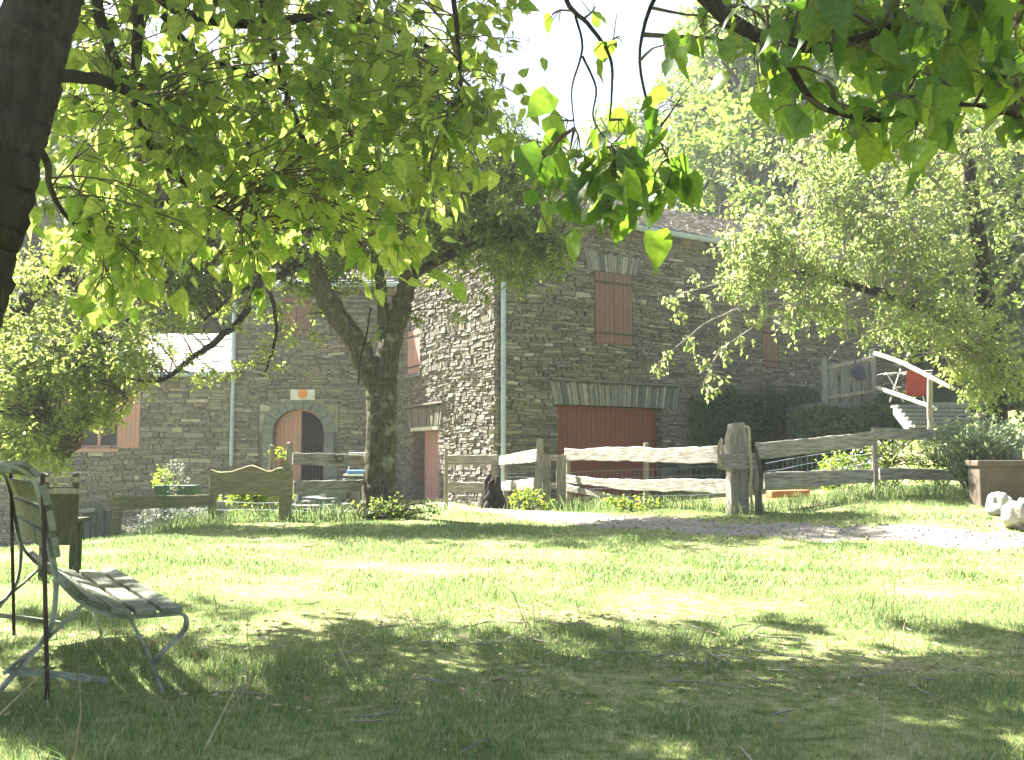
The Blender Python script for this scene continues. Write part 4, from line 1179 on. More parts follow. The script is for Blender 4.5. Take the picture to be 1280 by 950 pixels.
prof_back = [(-42, 640), (-32, 602), (-8, 584), (18, 584), (40, 598), (50, 625), (58, 665), (66, 705), (80, 733), (108, 757), (150, 770), (190, 769), (225, 766)]
rear_leg = [(56, 655), (67, 700), (70, 740), (62, 785), (36, 822), (4, 858), (-12, 880)]
brace = [(110, 750), (60, 797), (4, 842)]
front_leg = [(222, 766), (232, 771), (230, 788), (208, 810), (192, 830), (196, 848), (206, 872), (212, 900)]
fdiag = [(163, 775), (178, 802), (192, 832)]
for off in (0.0, LW):
    strap('side_frame', prof_back, off, .04, .014)
    strap('leg', rear_leg, off, .04, .014); strap('leg', front_leg, off, .035, .012)
    strap('brace', brace, off, .03, .010); strap('brace', fdiag, off, .03, .010)
    strap('foot_bar', [(10, 838), (70, 843), (135, 851)], off, .03, .02)
P_ = catmull([onp(*p) for p in prof_back], 12)
seatp = [i for i, p in enumerate(P_)]
arcl = np.concatenate([[0], np.cumsum([np.linalg.norm(P_[i + 1] - P_[i]) for i in range(len(P_) - 1)])])
def prof_at(s):
    return np.array([np.interp(s, arcl, [p[k] for p in P_]) for k in range(3)])
tot = arcl[-1]; r = random.Random(3)
n_sl = 0
for i, s in enumerate([tot - .035 - .095 * k for k in range(12)]):
    if i == 5: continue
    p = prof_at(s); d = prof_at(min(tot, s + .02)) - prof_at(s - .02); d /= np.linalg.norm(d)
    u = np.cross(d, nb); u /= np.linalg.norm(u)
    if u[2] < 0 and i < 6: u = -u
    if i >= 6 and u.dot(fd) < 0: u = -u
    th = .022; hw = .037
    a = p + u * (.007 + th / 2) - nb * .04; b_ = a + nb * (LW + .08 + r.uniform(-.02, .02))
    mb = MB(); c = []
    for q in (a, b_):
        for e, f in ((-1, -1), (1, -1), (1, 1), (-1, 1)):
            c.append(q + d * hw * e + u * th / 2 * f + u * r.uniform(-.002, .002))
    mb.hexa([c[0], c[1], c[5], c[4], c[3], c[2], c[6], c[7]])
    mb.build('seat_slat' if i < 5 else 'back_slat', M['bench_slat'], bench, bevel=.004)
for off, tp_, bt in ((-.03, (52, 592), (58, 872)), (LW - .03, (52, 592), (58, 872))):
    a, b_ = onp(*tp_, off), onp(*bt, off); mb = MB(); mb.tube([a, b_], .008, 7); mb.build('prop_rod', M['iron'], bench)
# dark chair farther back
cY = 6.7
oc = thing('wooden_chair', gp(80, cY), 'dark old wooden chair half hidden behind the bench back', 'chair')
c = gp(79, cY); cw = .21
for sx_ in (-1, 1):
    post((c[0] + sx_ * cw * .5, cY, c[2]), .74, wx=.045, wy=.04, parent=oc, seed=120 + sx_, mat='darkwood', name='leg')
    post((c[0] + sx_ * cw * .5 - .12, cY + .34, c[2]), .40, wx=.045, wy=.04, parent=oc, seed=124 + sx_, mat='darkwood', name='leg')
mb = MB(); mb.box((c[0], cY, c[2] + .45), (cw, .02, .40)); mb.build('backrest', M['darkwood'], oc)
for zz in (.70, .62):
    mb = MB(); mb.box((c[0], cY - .03, c[2] + zz), (cw + .08, .02, .035)); mb.build('crossbar', M['wood_v'], oc)
mb = MB(); mb.box((c[0] - .06, cY + .18, c[2] + .41), (cw + .03, .36, .025)); mb.build('seat', M['darkwood'], oc)

# ------------------------------------------------------------------ trees
# A: big-leaved tree whose trunk leans in at the left edge and whose boughs hang over the view
fg = thing('broadleaf_tree', (-2.6, 3.9, .1), 'dark leaning trunk at left edge with large bright green leaves hanging overhead', 'tree')
TY = 4.0
trunk_pts = [(-2.75, 4.0, 0.0), tuple(at(-118, 700, TY)), tuple(at(-66, 440, TY)), tuple(at(-18, 260, TY)), tuple(at(20, 120, TY)), tuple(at(64, -30, TY)), tuple(at(110, -220, TY + .2)), (-1.0, 4.6, 5.6)]
limbs = [smooth_limb(trunk_pts, [.24, .19, .17, .165, .155, .13, .12, .09], .004, 22),
         smooth_limb([at(2, 130, TY), at(-40, 40, TY), at(-120, -80, TY - .2), (-3.3, 3.6, 5.2)], [.11, .10, .08, .06], .012, 6)]
mb = MB()
for P_, r_ in limbs: mb.tube(P_, r_, 72, ridge=.05, rseed=3)
mb.build('trunk', M['bark_dark'], fg, smooth=True)
L2 = []
def L_(pix, rad, wob=.01, n=5):
    l = smooth_limb([at(*p) if len(p) == 3 and p[2] > 0 and abs(p[0]) > 12 else p for p in pix], rad, wob, n); L2.append(l); return l
L_([(75, 95, 4.0), (130, 100, 4.4), (190, 130, 4.8), (250, 165, 5.2), (290, 215, 5.3), (330, 285, 5.4)], [.03, .028, .025, .022, .015, .008])
L_([(118, -30, 4.6), (125, 20, 4.7), (150, 90, 4.8), (175, 150, 4.9), (200, 200, 5.0), (260, 250, 5.1), (300, 275, 5.2)], [.03, .028, .026, .02, .016, .012, .006])
L_([(175, -40, 5.2), (172, 40, 5.1), (172, 95, 5.1), (200, 120, 5.2), (230, 150, 5.3), (265, 165, 5.4)], [.03, .03, .028, .025, .02, .012])
L_([(180, -20, 4.8), (240, 20, 5.0), (330, 30, 5.4), (430, 20, 5.8), (520, 50, 6.2), (590, 110, 6.4)], [.035, .03, .028, .024, .018, .01])
L_([(205, 20, 5.0), (250, 70, 5.3), (330, 100, 5.6), (420, 150, 5.8), (480, 220, 6.0)], [.022, .02, .018, .014, .008])
L_([(34, 175, 4.02), (58, 200, 4.05), (62, 230, 4.4), (75, 260, 4.7), (100, 285, 4.9), (140, 300, 5.0)], [.018, .016, .014, .012, .01, .006])
L_([(320, -40, 5.6), (340, 60, 5.6), (370, 150, 5.7), (400, 220, 5.8), (430, 270, 5.8)], [.025, .02, .018, .014, .007])
L_([(560, -60, 5.6), (570, 20, 5.5), (575, 90, 5.5), (580, 150, 5.5)], [.02, .016, .012, .006])
# high bough over the frame to the right
L_([(-1.2, 4.5, 5.2), (-0.2, 4.6, 4.3), tuple(at(840, -40, 4.2)), tuple(at(905, 20, 4.1)), tuple(at(960, 48, 4.05)), tuple(at(1030, 60, 4.0)), tuple(at(1075, 48, 3.95)), tuple(at(1160, 20, 3.9)), tuple(at(1330, -20, 3.8))], [.07, .06, .042, .034, .03, .024, .018, .012, .008], .008)
L_([tuple(at(955, 48, 4.05)), tuple(at(985, 80, 4.1)), tuple(at(1015, 125, 4.1)), tuple(at(1050, 142, 4.1)), tuple(at(1110, 150, 4.1)), tuple(at(1200, 130, 4.0)), tuple(at(1290, 150, 4.0))], [.022, .018, .014, .012, .010, .008, .006], .008)
L_([tuple(at(715, -60, 4.3)), tuple(at(708, 0, 4.3)), tuple(at(735, 30, 4.3)), tuple(at(762, 70, 4.3)), tuple(at(765, 110, 4.3)), tuple(at(762, 150, 4.3))], [.014, .012, .010, .008, .006, .004], .006)
L_([tuple(at(718, 15, 4.35)), tuple(at(728, 60, 4.35)), tuple(at(715, 110, 4.35)), tuple(at(718, 160, 4.35))], [.007, .006, .004, .003], .006)
L_([tuple(at(728, 70, 4.35)), tuple(at(745, 110, 4.4)), tuple(at(742, 150, 4.4)), tuple(at(770, 190, 4.4))], [.006, .005, .004, .003], .006)
L_([tuple(at(900, -60, 4.6)), tuple(at(830, -20, 4.5)), tuple(at(800, 60, 4.5)), tuple(at(812, 140, 4.5)), tuple(at(835, 200, 4.5))], [.014, .012, .008, .006, .004], .006)
mb = MB()
for P_, r_ in L2: mb.tube(P_, r_, 8)
mb.build('limbs', M['bark_dark'], fg, smooth=True)
lf = Leafer(limbs + L2[:8], 101, droop=.7, leaf=.09, spread=.24, nsub=4, up=.35)
lf.tr = .5
R_ = lf.r
LOW_X = [0, 60, 100, 150, 200, 260, 300, 350, 400, 440, 500, 540, 580, 620, 650]
LOW_Y = [130, 150, 400, 395, 330, 345, 355, 350, 330, 320, 345, 330, 215, 190, 60]
cnt = 0
while cnt < 430:      # left canopy
    px = R_.uniform(50, 655); py = R_.uniform(-60, 400)
    lim = np.interp(px, LOW_X, LOW_Y) - 25
    if py > lim: continue
    if 250 < px < 300 and 150 < py < 240 and R_.random() < .75: continue
    if 60 < px < 110 and 150 < py < 280 and R_.random() < .6: continue
    if 470 < px < 600 and 190 < py < 300 and R_.random() < .85: continue
    if R_.random() < .25 * (py < 120): continue
    Y = R_.uniform(4.5, 6.3); cnt += 1
    qq = at(px, py, Y); dq = qq - np.array([.4, 4.4, 2.7]); S3 = np.array(SUN); dq = dq - S3 * dq.dot(S3)
    if np.linalg.norm(dq) < .45: continue
    lf.clump(qq, R_.integers(7, 14), leaf=.1 * (1 if R_.random() < .6 else .75))
for px, py in ((95, 60), (30, 40), (20, 95), (5, 20)):
    lf.clump(at(px, py, 5.5), 7)
for px, py, n in ((585, 150, 10), (600, 120, 9), (560, 215, 8), (540, 205, 6), (575, 90, 8), (500, 300, 9), (520, 290, 6), (455, 310, 9), (130, 355, 12), (165, 325, 10), (120, 300, 10)):
    lf.clump(at(px, py, 5.0), n, spread=.16)
lf.finish(T_BIG, M['leaf_big'], M['twig_dark'], fg, smooth=True)
# boughs at upper right
lb = Leafer(L2[8:], 103, droop=.9, leaf=.125, spread=.17, nsub=3, up=.3)
for px, py, n, Y in ((690, 18, 1, 4.3), (745, 8, 2, 4.3), (775, 45, 3, 4.3), (836, 55, 3, 4.3), (875, 35, 3, 4.2), (705, 215, 4, 4.5), (740, 195, 6, 4.4), (770, 175, 5, 4.4), (765, 220, 7, 4.3), (735, 235, 5, 4.4), (800, 205, 5, 4.4),
                     (815, 225, 6, 4.4), (780, 150, 4, 4.4), (690, 190, 3, 4.5), (655, 225, 3, 4.6), (850, 125, 2, 4.3), (840, 180, 3, 4.4), (720, 260, 3, 4.4), (683, 262, 2, 4.4), (765, 255, 2, 4.3), (808, 255, 3, 4.4), (780, 235, 5, 4.3), (700, 150, 2, 4.4), (745, 160, 4, 4.4), (725, 190, 4, 4.4), (820, 190, 4, 4.4), (790, 190, 4, 4.4), (668, 205, 3, 4.5), (850, 215, 3, 4.4), (830, 240, 3, 4.4)):
    lb.clump(at(px, py, Y), n, spread=.06 + .018 * n, leaf=.14)
k = 0
while k < 120:
    px = lb.r.uniform(880, 1330); py = lb.r.uniform(-40, 220)
    lim = np.interp(px, [880, 920, 960, 1040, 1080, 1140, 1190, 1240, 1290, 1330], [50, 40, 120, 175, 165, 170, 140, 155, 185, 200])
    if py > lim: continue
    k += 1; lb.clump(at(px, py, lb.r.uniform(3.6, 4.9)), lb.r.integers(3, 7), spread=.16, leaf=.13)
lb.finish(T_BIG, M['leaf_bough_shaded'], M['twig_dark'], fg, smooth=True)
# the high crown above the frame, which shades the lawn before the camera
L3 = [smooth_limb(p, [.08, .06, .045, .02], .03, 5) for p in (
    [(-1.5, 4.3, 4.6), (-.6, 5.2, 5.6), (.3, 6.0, 6.0), (1.2, 6.8, 6.3)], [(-1.3, 4.4, 5.0), (-2.0, 5.4, 5.8), (-2.6, 6.4, 6.2), (-3.2, 7.4, 6.4)],
    [(-1.3, 4.4, 5.0), (-3.0, 4.6, 5.8), (-4.4, 5.2, 6.2), (-6.0, 5.6, 6.3)], [(-1.2, 4.5, 5.2), (-.2, 4.2, 5.8), (1.0, 4.2, 6.0), (2.6, 4.6, 6.0)],
    [(-2.0, 5.4, 5.8), (-3.6, 6.2, 6.2), (-5.2, 6.8, 6.2)], [(-1.2, 4.5, 5.2), (-.9, 3.2, 5.8), (.4, 2.6, 6.0), (1.8, 2.4, 6.0)])]
mb = MB()
for P_, r_ in L3: mb.tube(P_, r_, 7)
mb.build('high_limbs', M['bark_dark'], fg, smooth=True)
lo = Leafer(limbs[:1] + L3, 105, droop=.5, leaf=.15, spread=.35, nsub=3, up=.9)
lo.tr = .7
k = 0; tries = 0
S3 = np.array(SUN)
while k < 700 and tries < 12000:
    tries += 1
    gx = lo.r.uniform(-4.6, 4.6); gy = lo.r.uniform(1.6, 5.45 - .3 * float(ss(gx, .3, 2.0)) + .22 * math.sin(gx * 2.3) + .14 * math.sin(gx * 5.9))
    if gy > 3.5 and gx < 1.5 and lo.r.random() < .82: continue
    fleck = math.sin(gx * 2.3 + 1.7 * math.sin(gy * 1.9)) * math.sin(gy * 3.3 + gx * 1.3) + .35 * math.sin(gx * 5.3 - gy * 3)
    if fleck > .42: continue
    h = lo.r.uniform(4.4, 7.6); p = np.array([gx, gy, .2]) + S3 * (h / SUN.z)
    px, py = project(p)
    if py > -75 and -120 < px < 1400: continue
    dq = p - np.array([.4, 4.4, 2.8]); dq = dq - S3 * dq.dot(S3)
    if np.linalg.norm(dq) < .6: continue
    lo.clump(p, lo.r.integers(14, 28), spread=.26); k += 1
lo.finish(T_BIG, M['leaf_high_dimmed'], M['twig_dark'], fg, smooth=True)

# B: forked fruit tree in the middle
def tree_obj(name, loc, label, cat='tree', group=None): return thing(name, loc, label, cat, group)
Yt = 13.0
mt = tree_obj('fruit_tree', gp(475, Yt), 'forked mossy trunk in mid lawn carrying a dense small leaved crown')
base = gp(475, Yt)
LB_ = [smooth_limb([base + np.array([0, 0, -.1]), at(475, 600, Yt), at(477, 520, Yt), at(476, 470, Yt)], [.27, .21, .19, .21], .005, 16),
       smooth_limb([at(474, 485, Yt), at(448, 435, Yt), at(420, 390, Yt - .1), at(395, 345, Yt - .2), at(385, 300, Yt - .2), at(360, 230, Yt)], [.17, .15, .135, .12, .10, .06], .012, 7),
       smooth_limb([at(479, 485, Yt), at(488, 430, Yt + .1), at(505, 370, Yt + .2), at(515, 320, Yt + .2), at(530, 240, Yt + .2), at(540, 130, Yt + .2)], [.17, .15, .13, .10, .08, .04], .012, 7),
       smooth_limb([at(484, 440, Yt + .1), at(478, 380, Yt + .1), at(470, 320, Yt + .3), at(450, 220, Yt + .4)], [.09, .08, .06, .03], .012, 6)]
LB2 = [smooth_limb([at(510, 350, Yt + .2), at(560, 320, Yt), at(620, 300, Yt - .1), at(680, 300, Yt - .3), at(715, 320, Yt - .3)], [.07, .055, .04, .025, .012], .02, 6),
       smooth_limb([at(525, 290, Yt + .2), at(580, 220, Yt + .2), at(640, 180, Yt + .4), at(700, 180, Yt + .4)], [.06, .045, .03, .015], .02, 6),
       smooth_limb([at(385, 320, Yt - .2), at(350, 345, Yt - .4), at(300, 365, Yt - .5), at(255, 400, Yt - .6)], [.07, .05, .035, .015], .02, 6),
       smooth_limb([at(372, 270, Yt), at(310, 240, Yt), at(250, 260, Yt - .3)], [.06, .04, .02], .02, 6)]
mb = MB()
for q_, (P_, r_) in enumerate(LB_): mb.tube(P_, r_, 44, ridge=.06, rseed=q_)
for a in range(5):
    an = a * 1.3 + .4; mb.tube([base + np.array([.12 * math.cos(an), .12 * math.sin(an), .25]), base + np.array([.28 * math.cos(an), .28 * math.sin(an), .02]), base + np.array([.45 * math.cos(an), .45 * math.sin(an), -.06])], [.09, .08, .03], 8)
mb.build('trunk', M['bark_lichen'], mt, smooth=True)
mb = MB()
for P_, r_ in LB2: mb.tube(P_, r_, 8)
mb.tube(catmull([at(463, 385, Yt - .25), at(458, 420, Yt - .27), at(450, 450, Yt - .27), at(448, 480, Yt - .25)], 4), .012, 5)
mb.build('limbs', M['bark_dark'], mt, smooth=True)
lm = Leafer(LB_ + LB2, 201, droop=.25, leaf=.068, spread=.27, nsub=5, up=.7)
def open_window(p):
    px, py = project(p); return not (px > 80 and py > 512 + max(0, 150 - px) * .4)
def E(px, py, Y, rx, ry, rz, wgt): return (at(px, py, Y), (rx, ry, rz), wgt)
lm.fill([E(600, 280, Yt, 1.15, 1.1, .75, 3), E(560, 200, Yt + .3, 1.3, 1.2, 1.0, 2.5), E(660, 315, Yt - .2, .65, .6, .38, 1), E(420, 180, Yt + .3, 1.3, 1.2, 1.1, 2), E(500, 90, Yt + .3, 1.6, 1.2, .9, 1.6),
         E(640, 210, Yt + .4, .8, .9, .5, 1.4), E(540, 300, Yt + .4, .7, .8, .5, 1.2), E(440, 300, Yt + .2, .8, .8, .5, 1.3), E(700, 240, Yt + .2, .8, .8, .5, .8), E(380, 330, Yt, .8, .6, .4, 1.2), E(310, 300, Yt - .2, .9, .7, .6, 1.5), E(250, 340, Yt - .4, .8, .6, .5, 1), E(380, 90, Yt + .3, 1.6, 1.3, 1.0, 1.0)], 1000, 54, power=.5)
for px, py in ((560, 375), (545, 350), (575, 395), (700, 300), (715, 290), (690, 330), (400, 310), (420, 335), (470, 340), (440, 330), (465, 365), (600, 365), (640, 350), (520, 395), (355, 410), (470, 420), (350, 385), (380, 372), (335, 400), (405, 362), (430, 365), (365, 355), (400, 390), (450, 350), (330, 370), (480, 370), (310, 385)):
    lm.clump(at(px, py, Yt - .1), 45, spread=.18)
# bare hanging twigs
for px, py in ((655, 415), (690, 345)):
    lm.tw.tube(catmull([at(px - 10, py - 95, Yt - .3), at(px, py - 60, Yt - .3), at(px + 3, py - 30, Yt - .3), at(px, py, Yt - .3)], 4), .006, 4)
lm.finish(T_MED, M['leaf_fruit'], M['twig_dark'], mt)

# C: left tree with arching lit sprays
lt = tree_obj('arching_tree', gp(-60, 13.5), 'yellow green small leaved tree arching in from the left over the wing')
Yl = 12.6
LC = [smooth_limb([gp(-60, 13.5) + np.array([0, 0, -.1]), at(-50, 520, 13.4), at(0, 420, 13.2), at(80, 330, 13), at(180, 260, 12.9), at(300, 250, 12.8)], [.2, .17, .14, .10, .07, .03], .015, 8)]
LC2 = [smooth_limb([at(330, 340, Yl), at(300, 400, Yl), at(250, 440, Yl), at(200, 475, Yl), at(150, 470, Yl)], [.05, .045, .04, .03, .012], .02, 7),
       smooth_limb([at(180, 260, 12.9), at(240, 290, 12.8), at(290, 320, 12.7), at(330, 340, Yl)], [.06, .055, .05, .045], .015, 5),
       smooth_limb([at(80, 330, 13), at(120, 400, 12.8), at(130, 460, 12.6), at(160, 500, 12.5)], [.05, .04, .03, .012], .02, 6),
       smooth_limb([at(0, 420, 13.2), at(40, 460, 12.8), at(60, 520, 12.4), at(100, 560, 12.2)], [.05, .04, .03, .012], .02, 6),
       smooth_limb([at(330, 340, Yl), at(345, 400, Yl), at(340, 440, Yl), at(330, 470, Yl)], [.03, .025, .018, .01], .02, 5),
       smooth_limb([at(250, 300, 12.8), at(200, 360, 12.7), at(150, 410, 12.6), at(120, 440, 12.5)], [.04, .03, .02, .01], .02, 5)]
mb = MB()
for P_, r_ in LC: mb.tube(P_, r_, 12)
mb.build('trunk', M['bark_dark'], lt, smooth=True)
mb = MB()
for P_, r_ in LC2: mb.tube(P_, r_, 8)
mb.build('limbs', M['bark_dark'], lt, smooth=True)
ll = Leafer(LC + LC2, 301, droop=.3, leaf=.066, spread=.24, nsub=5, up=.7)
ll.fill([E(40, 500, 12.3, 1.15, 1.0, .75, 3), E(60, 560, 12.0, .9, .8, .30, 1.4), E(110, 430, 12.5, 1.2, .9, .65, 1.6), E(120, 340, 12.8, 1.3, .9, .7, 1.2), E(220, 370, 12.7, 1.2, .8, .6, 1.2), E(130, 520, 12.2, .5, .6, .14, .7), E(0, 400, 12.8, .9, .8, 1.0, 1.0), E(110, 460, 12.3, 1.0, .8, .4, 1.4), E(170, 130, 13.6, 1.5, 1.3, .7, 1.5)], 680, 52, power=.55, keep=open_window)
for px, py in ((330, 440), (345, 425), (370, 420), (300, 455), (285, 470), (270, 465), (345, 460), (240, 470), (180, 470), (190, 455), (210, 300), (260, 330), (300, 410), (350, 390), (322, 455), (250, 472), (235, 455), (390, 420), (150, 515), (165, 510)):
    ll.clump(at(px, py, Yl), 42, spread=.17)
ll.finish(T_MED, M['leaf_left'], M['twig_dark'], lt)

# D: cherry-like tree at right with long pale arching branches
rt = tree_obj('cherry_tree', gp(1245, 15), 'spreading tree at right with pale arching branches over the barn wall')
Yr = 14.5
LD = [smooth_limb([gp(1245, 15) + np.array([0, 0, -.2]), at(1240, 480, 15), at(1235, 400, 14.9), at(1225, 330, 14.8), at(1215, 240, 14.8), at(1200, 120, 14.8)], [.24, .2, .18, .15, .11, .05], .015, 8),
      smooth_limb([at(1235, 410, 14.9), at(1170, 390, 14.5), at(1110, 370, 14.2), at(1050, 350, 13.9), at(990, 340, 13.6)], [.13, .10, .08, .05, .03], .02, 7)]
LD2 = [smooth_limb([at(1110, 370, 14.2), at(1030, 380, 13.7), at(950, 380, 13.3), at(890, 400, 13.0), at(850, 430, 12.8), at(812, 465, 12.7)], [.035, .03, .022, .016, .012, .006], .02, 7),
       smooth_limb([at(1050, 350, 13.9), at(970, 350, 13.4), at(900, 355, 13.1), at(845, 370, 12.9), at(830, 380, 12.9)], [.03, .024, .018, .012, .006], .02, 6),
       smooth_limb([at(1000, 365, 13.6), at(940, 410, 13.2), at(900, 440, 13.0), at(880, 480, 12.9), at(885, 492, 12.9)], [.022, .018, .014, .010, .005], .02, 6),
       smooth_limb([at(1225, 340, 14.8), at(1150, 290, 14.5), at(1060, 260, 14.2), at(960, 270, 13.9), at(920, 300, 13.7)], [.06, .045, .03, .02, .008], .02, 6),
       smooth_limb([at(1220, 280, 14.8), at(1160, 220, 14.5), at(1090, 180, 14.4), at(1020, 170, 14.4)], [.05, .04, .025, .01], .02, 6),
       smooth_limb([at(1150, 385, 14.4), at(1110, 410, 13.8), at(1060, 425, 13.5), at(1035, 450, 13.4)], [.03, .022, .016, .007], .02, 6),
       smooth_limb([at(1230, 380, 14.9), at(1270, 330, 14.6), at(1330, 280, 14.4)], [.06, .05, .03], .02, 6),
       smooth_limb([at(1235, 400, 14.9), at(1210, 430, 14.2), at(1170, 440, 13.9), at(1140, 450, 13.7)], [.03, .022, .016, .007], .02, 6)]
mb = MB()
for P_, r_ in LD: mb.tube(P_, r_, 12)
mb.build('trunk', M['bark_dark'], rt, smooth=True)
mb = MB()
for P_, r_ in LD2: mb.tube(P_, [q * .62 for q in r_], 8)
mb.build('limbs', M['twig_pale'], rt, smooth=True)
lr = Leafer(LD + LD2, 401, droop=.45, leaf=.085, spread=.28, nsub=5, up=.6)
lr.fill([E(1100, 300, 14.2, 1.5, 1.3, 1.0, 3), E(1200, 250, 14.6, 1.6, 1.3, 1.3, 2.5), E(1010, 330, 13.7, 1.0, 1.0, .5, 1.3), E(1180, 400, 14.2, 1.3, 1.0, .6, 2), E(1060, 400, 13.7, 1.1, .8, .3, 1.3), E(1040, 240, 14.2, 1.0, .9, .8, 1.4),
         E(1230, 460, 14.0, .55, .6, .6, 1), E(1130, 180, 14.6, 1.7, 1.2, .8, 2), E(1010, 200, 14.6, .8, .8, .6, .6), E(960, 300, 13.6, .7, .7, .35, 1.4), E(930, 350, 13.3, .5, .5, .3, .6)], 560, 34, power=.55)
for px, py in ((835, 375), (850, 390), (880, 380), (905, 365), (930, 395), (820, 460), (835, 445), (865, 425), (885, 485), (895, 470), (880, 450), (905, 440), (925, 425), (945, 400), (960, 385), (985, 400), (870, 350), (900, 340), (925, 320), (950, 300), (960, 350), (1000, 390), (905, 400), (855, 365)):
    lr.clump(at(px, py, 13.1), 19, spread=.17, droop=.6)
lr.finish(T_MED, M['leaf_right'], M['twig_pale'], rt)

# E: hillside trees, built once per kind and copied
def make_wood(name, seed, h, rx, leafmat, nclump, nleaf, leaf):
    t = thing(name, (0, 0, 0), 'x', 'tree')
    r = np.random.default_rng(seed)
    lim = [smooth_limb([(0, 0, -.6), (r.normal(0, .2), r.normal(0, .2), h * .3), (r.normal(0, .3), r.normal(0, .3), h * .6), (0, 0, h * .92)], [.3, .24, .15, .05], .05, 5, r)]
    for k in range(9):
        a = r.uniform(0, 6.28); z = h * r.uniform(.25, .7); e = rx * r.uniform(.5, .8)
        lim.append(smooth_limb([(0, 0, z), (e * .5 * math.cos(a), e * .5 * math.sin(a), z + h * .08), (e * math.cos(a), e * math.sin(a), z + h * r.uniform(.08, .2))], [.12, .08, .03], .06, 4, r))
    mb = MB()
    for P_, r_ in lim: mb.tube(P_, r_, 7)
    mb.build('trunk', M['bark_dark'], t, smooth=True)
    lw = Leafer(lim, seed + 1, droop=.2, leaf=leaf, spread=.65, nsub=3, up=.8)
    ell = []
    for k in range(13):
        a = r.uniform(0, 6.28); z = h * r.uniform(.28, .9); e = rx * (1 - abs(z / h - .5)) * r.uniform(.3, .75)
        ell.append(((e * math.cos(a), e * math.sin(a), z), (rx * r.uniform(.28, .45), rx * r.uniform(.28, .45), h * r.uniform(.09, .15)), 1))
    lw.fill(ell, nclump, nleaf, power=.35)
    lw.finish(T_QUAD, leafmat, M['twig_dark'], t)
    return t
def copy_thing(t, loc, rz, s, label, group=None):
    c = t.copy(); COL.objects.link(c)
    for ch in t.children:
        k = ch.copy(); COL.objects.link(k); k.parent = c
        for gch in ch.children:
            k2 = gch.copy(); COL.objects.link(k2); k2.parent = k
    c.location = loc; c.rotation_euler = (0, 0, rz); c.scale = (s, s, s)
    c['label'] = label
    if group: c['group'] = group
    return c
kinds = [make_wood('woodland_tree', 501, 9.0, 3.4, M['leaf_wood'], 330, 46, .19),
         make_wood('pale_woodland_tree', 511, 8.5, 3.2, M['leaf_wood_pale'], 300, 46, .17),
         make_wood('tall_woodland_tree', 521, 12.0, 3.6, M['leaf_wood'], 420, 46, .20)]
WOODS = [
    (850, 33, 2, .85, 'tall green tree straight above the barn shutter, rising from behind the roof'), (1000, 35, 0, 1.5, 'large green tree above the far end of the barn gutter, behind the silvery one'),
    (930, 36, 2, 1.2, 'tall green tree right of the open sky behind the barn roof'), (1150, 33, 0, 1.4, 'green tree on the slope behind the wooden balcony'), (560, 31, 0, 1.1, 'green tree showing between the forked tree crown and the open sky'),
    (905, 31, 0, 1.0, 'low bushy green tree just behind the middle of the barn roof'), (1000, 33, 1, 1.15, 'silvery pale crown rising just behind the barn roof'),
    (1100, 30, 0, 1.15, 'green tree right behind the end wall of the barn'), (1210, 28, 2, .9, 'tall green tree behind the trunk of the cherry tree'), (1310, 25, 0, 1.1, 'green tree at the right edge behind the lavender'),
    (860, 38, 0, 1.0, None), (960, 40, 2, .9, None), (1080, 40, 1, 1.3, 'pale tree high on the slope above the cherry branches'),
    (1190, 38, 0, 1.4, None), (1330, 36, 2, 1.2, None), (660, 36, 0, .62, 'low dark tree top at the foot of the open sky'), (580, 33, 1, .95, 'pale tree left of the open sky behind the barn gable'),
    (500, 34, 2, .9, 'tall green tree behind the top of the forked tree'), (400, 34, 0, 1.1, 'green tree behind the farmhouse roof above the arched door'), (300, 33, 2, .9, 'tall green tree behind the farmhouse downpipe'),
    (200, 32, 0, 1.1, 'green tree behind the bright slate roof of the wing'), (90, 32, 1, 1.2, 'pale green tree behind the left part of the wing roof'), (-20, 30, 2, 1.0, 'tall green tree beside the dark leaning trunk at left'), (-120, 27, 0, 1.1, None),
    (40, 40, 0, 1.4, None), (250, 42, 2, 1.1, None), (450, 44, 0, 1.3, None), (760, 46, 0, .85, 'small far tree on the skyline in the gap of sky'), (820, 46, 0, 1.15, None), (920, 50, 0, 1.2, None), (1030, 50, 2, 1.2, None), (1150, 50, 0, 1.6, None), (1290, 48, 2, 1.4, None), (600, 50, 0, .8, None), (700, 48, 1, .85, 'pale far tree on the skyline left of the gap of sky')]
rw = random.Random(77); used = set()
GL = ['distant round green tree in the back rows of the wooded slope', 'distant pale tree in the back rows of the wooded slope', 'distant tall green tree in the back rows of the wooded slope']
GG = ['green trees on the wooded slope', 'pale trees on the wooded slope', 'tall trees on the wooded slope']
for px, Y, k, s, lab in WOODS:
    x = (px - 640) / F * Y; loc = (x, Y, G(x, Y) - .3); rz = rw.uniform(0, 6.28)
    if k not in used:
        used.add(k); t = kinds[k]; t.location = loc; t.rotation_euler = (0, 0, rz); t.scale = (s, s, s)
        for ch in t.children: ch.matrix_parent_inverse.identity()
        t['label'] = lab or GL[k]
        if not lab: t['group'] = GG[k]
    else:
        t = copy_thing(kinds[k], loc, rz, s, lab or GL[k], None if lab else GG[k])
        if lab and 'group' in t: del t['group']

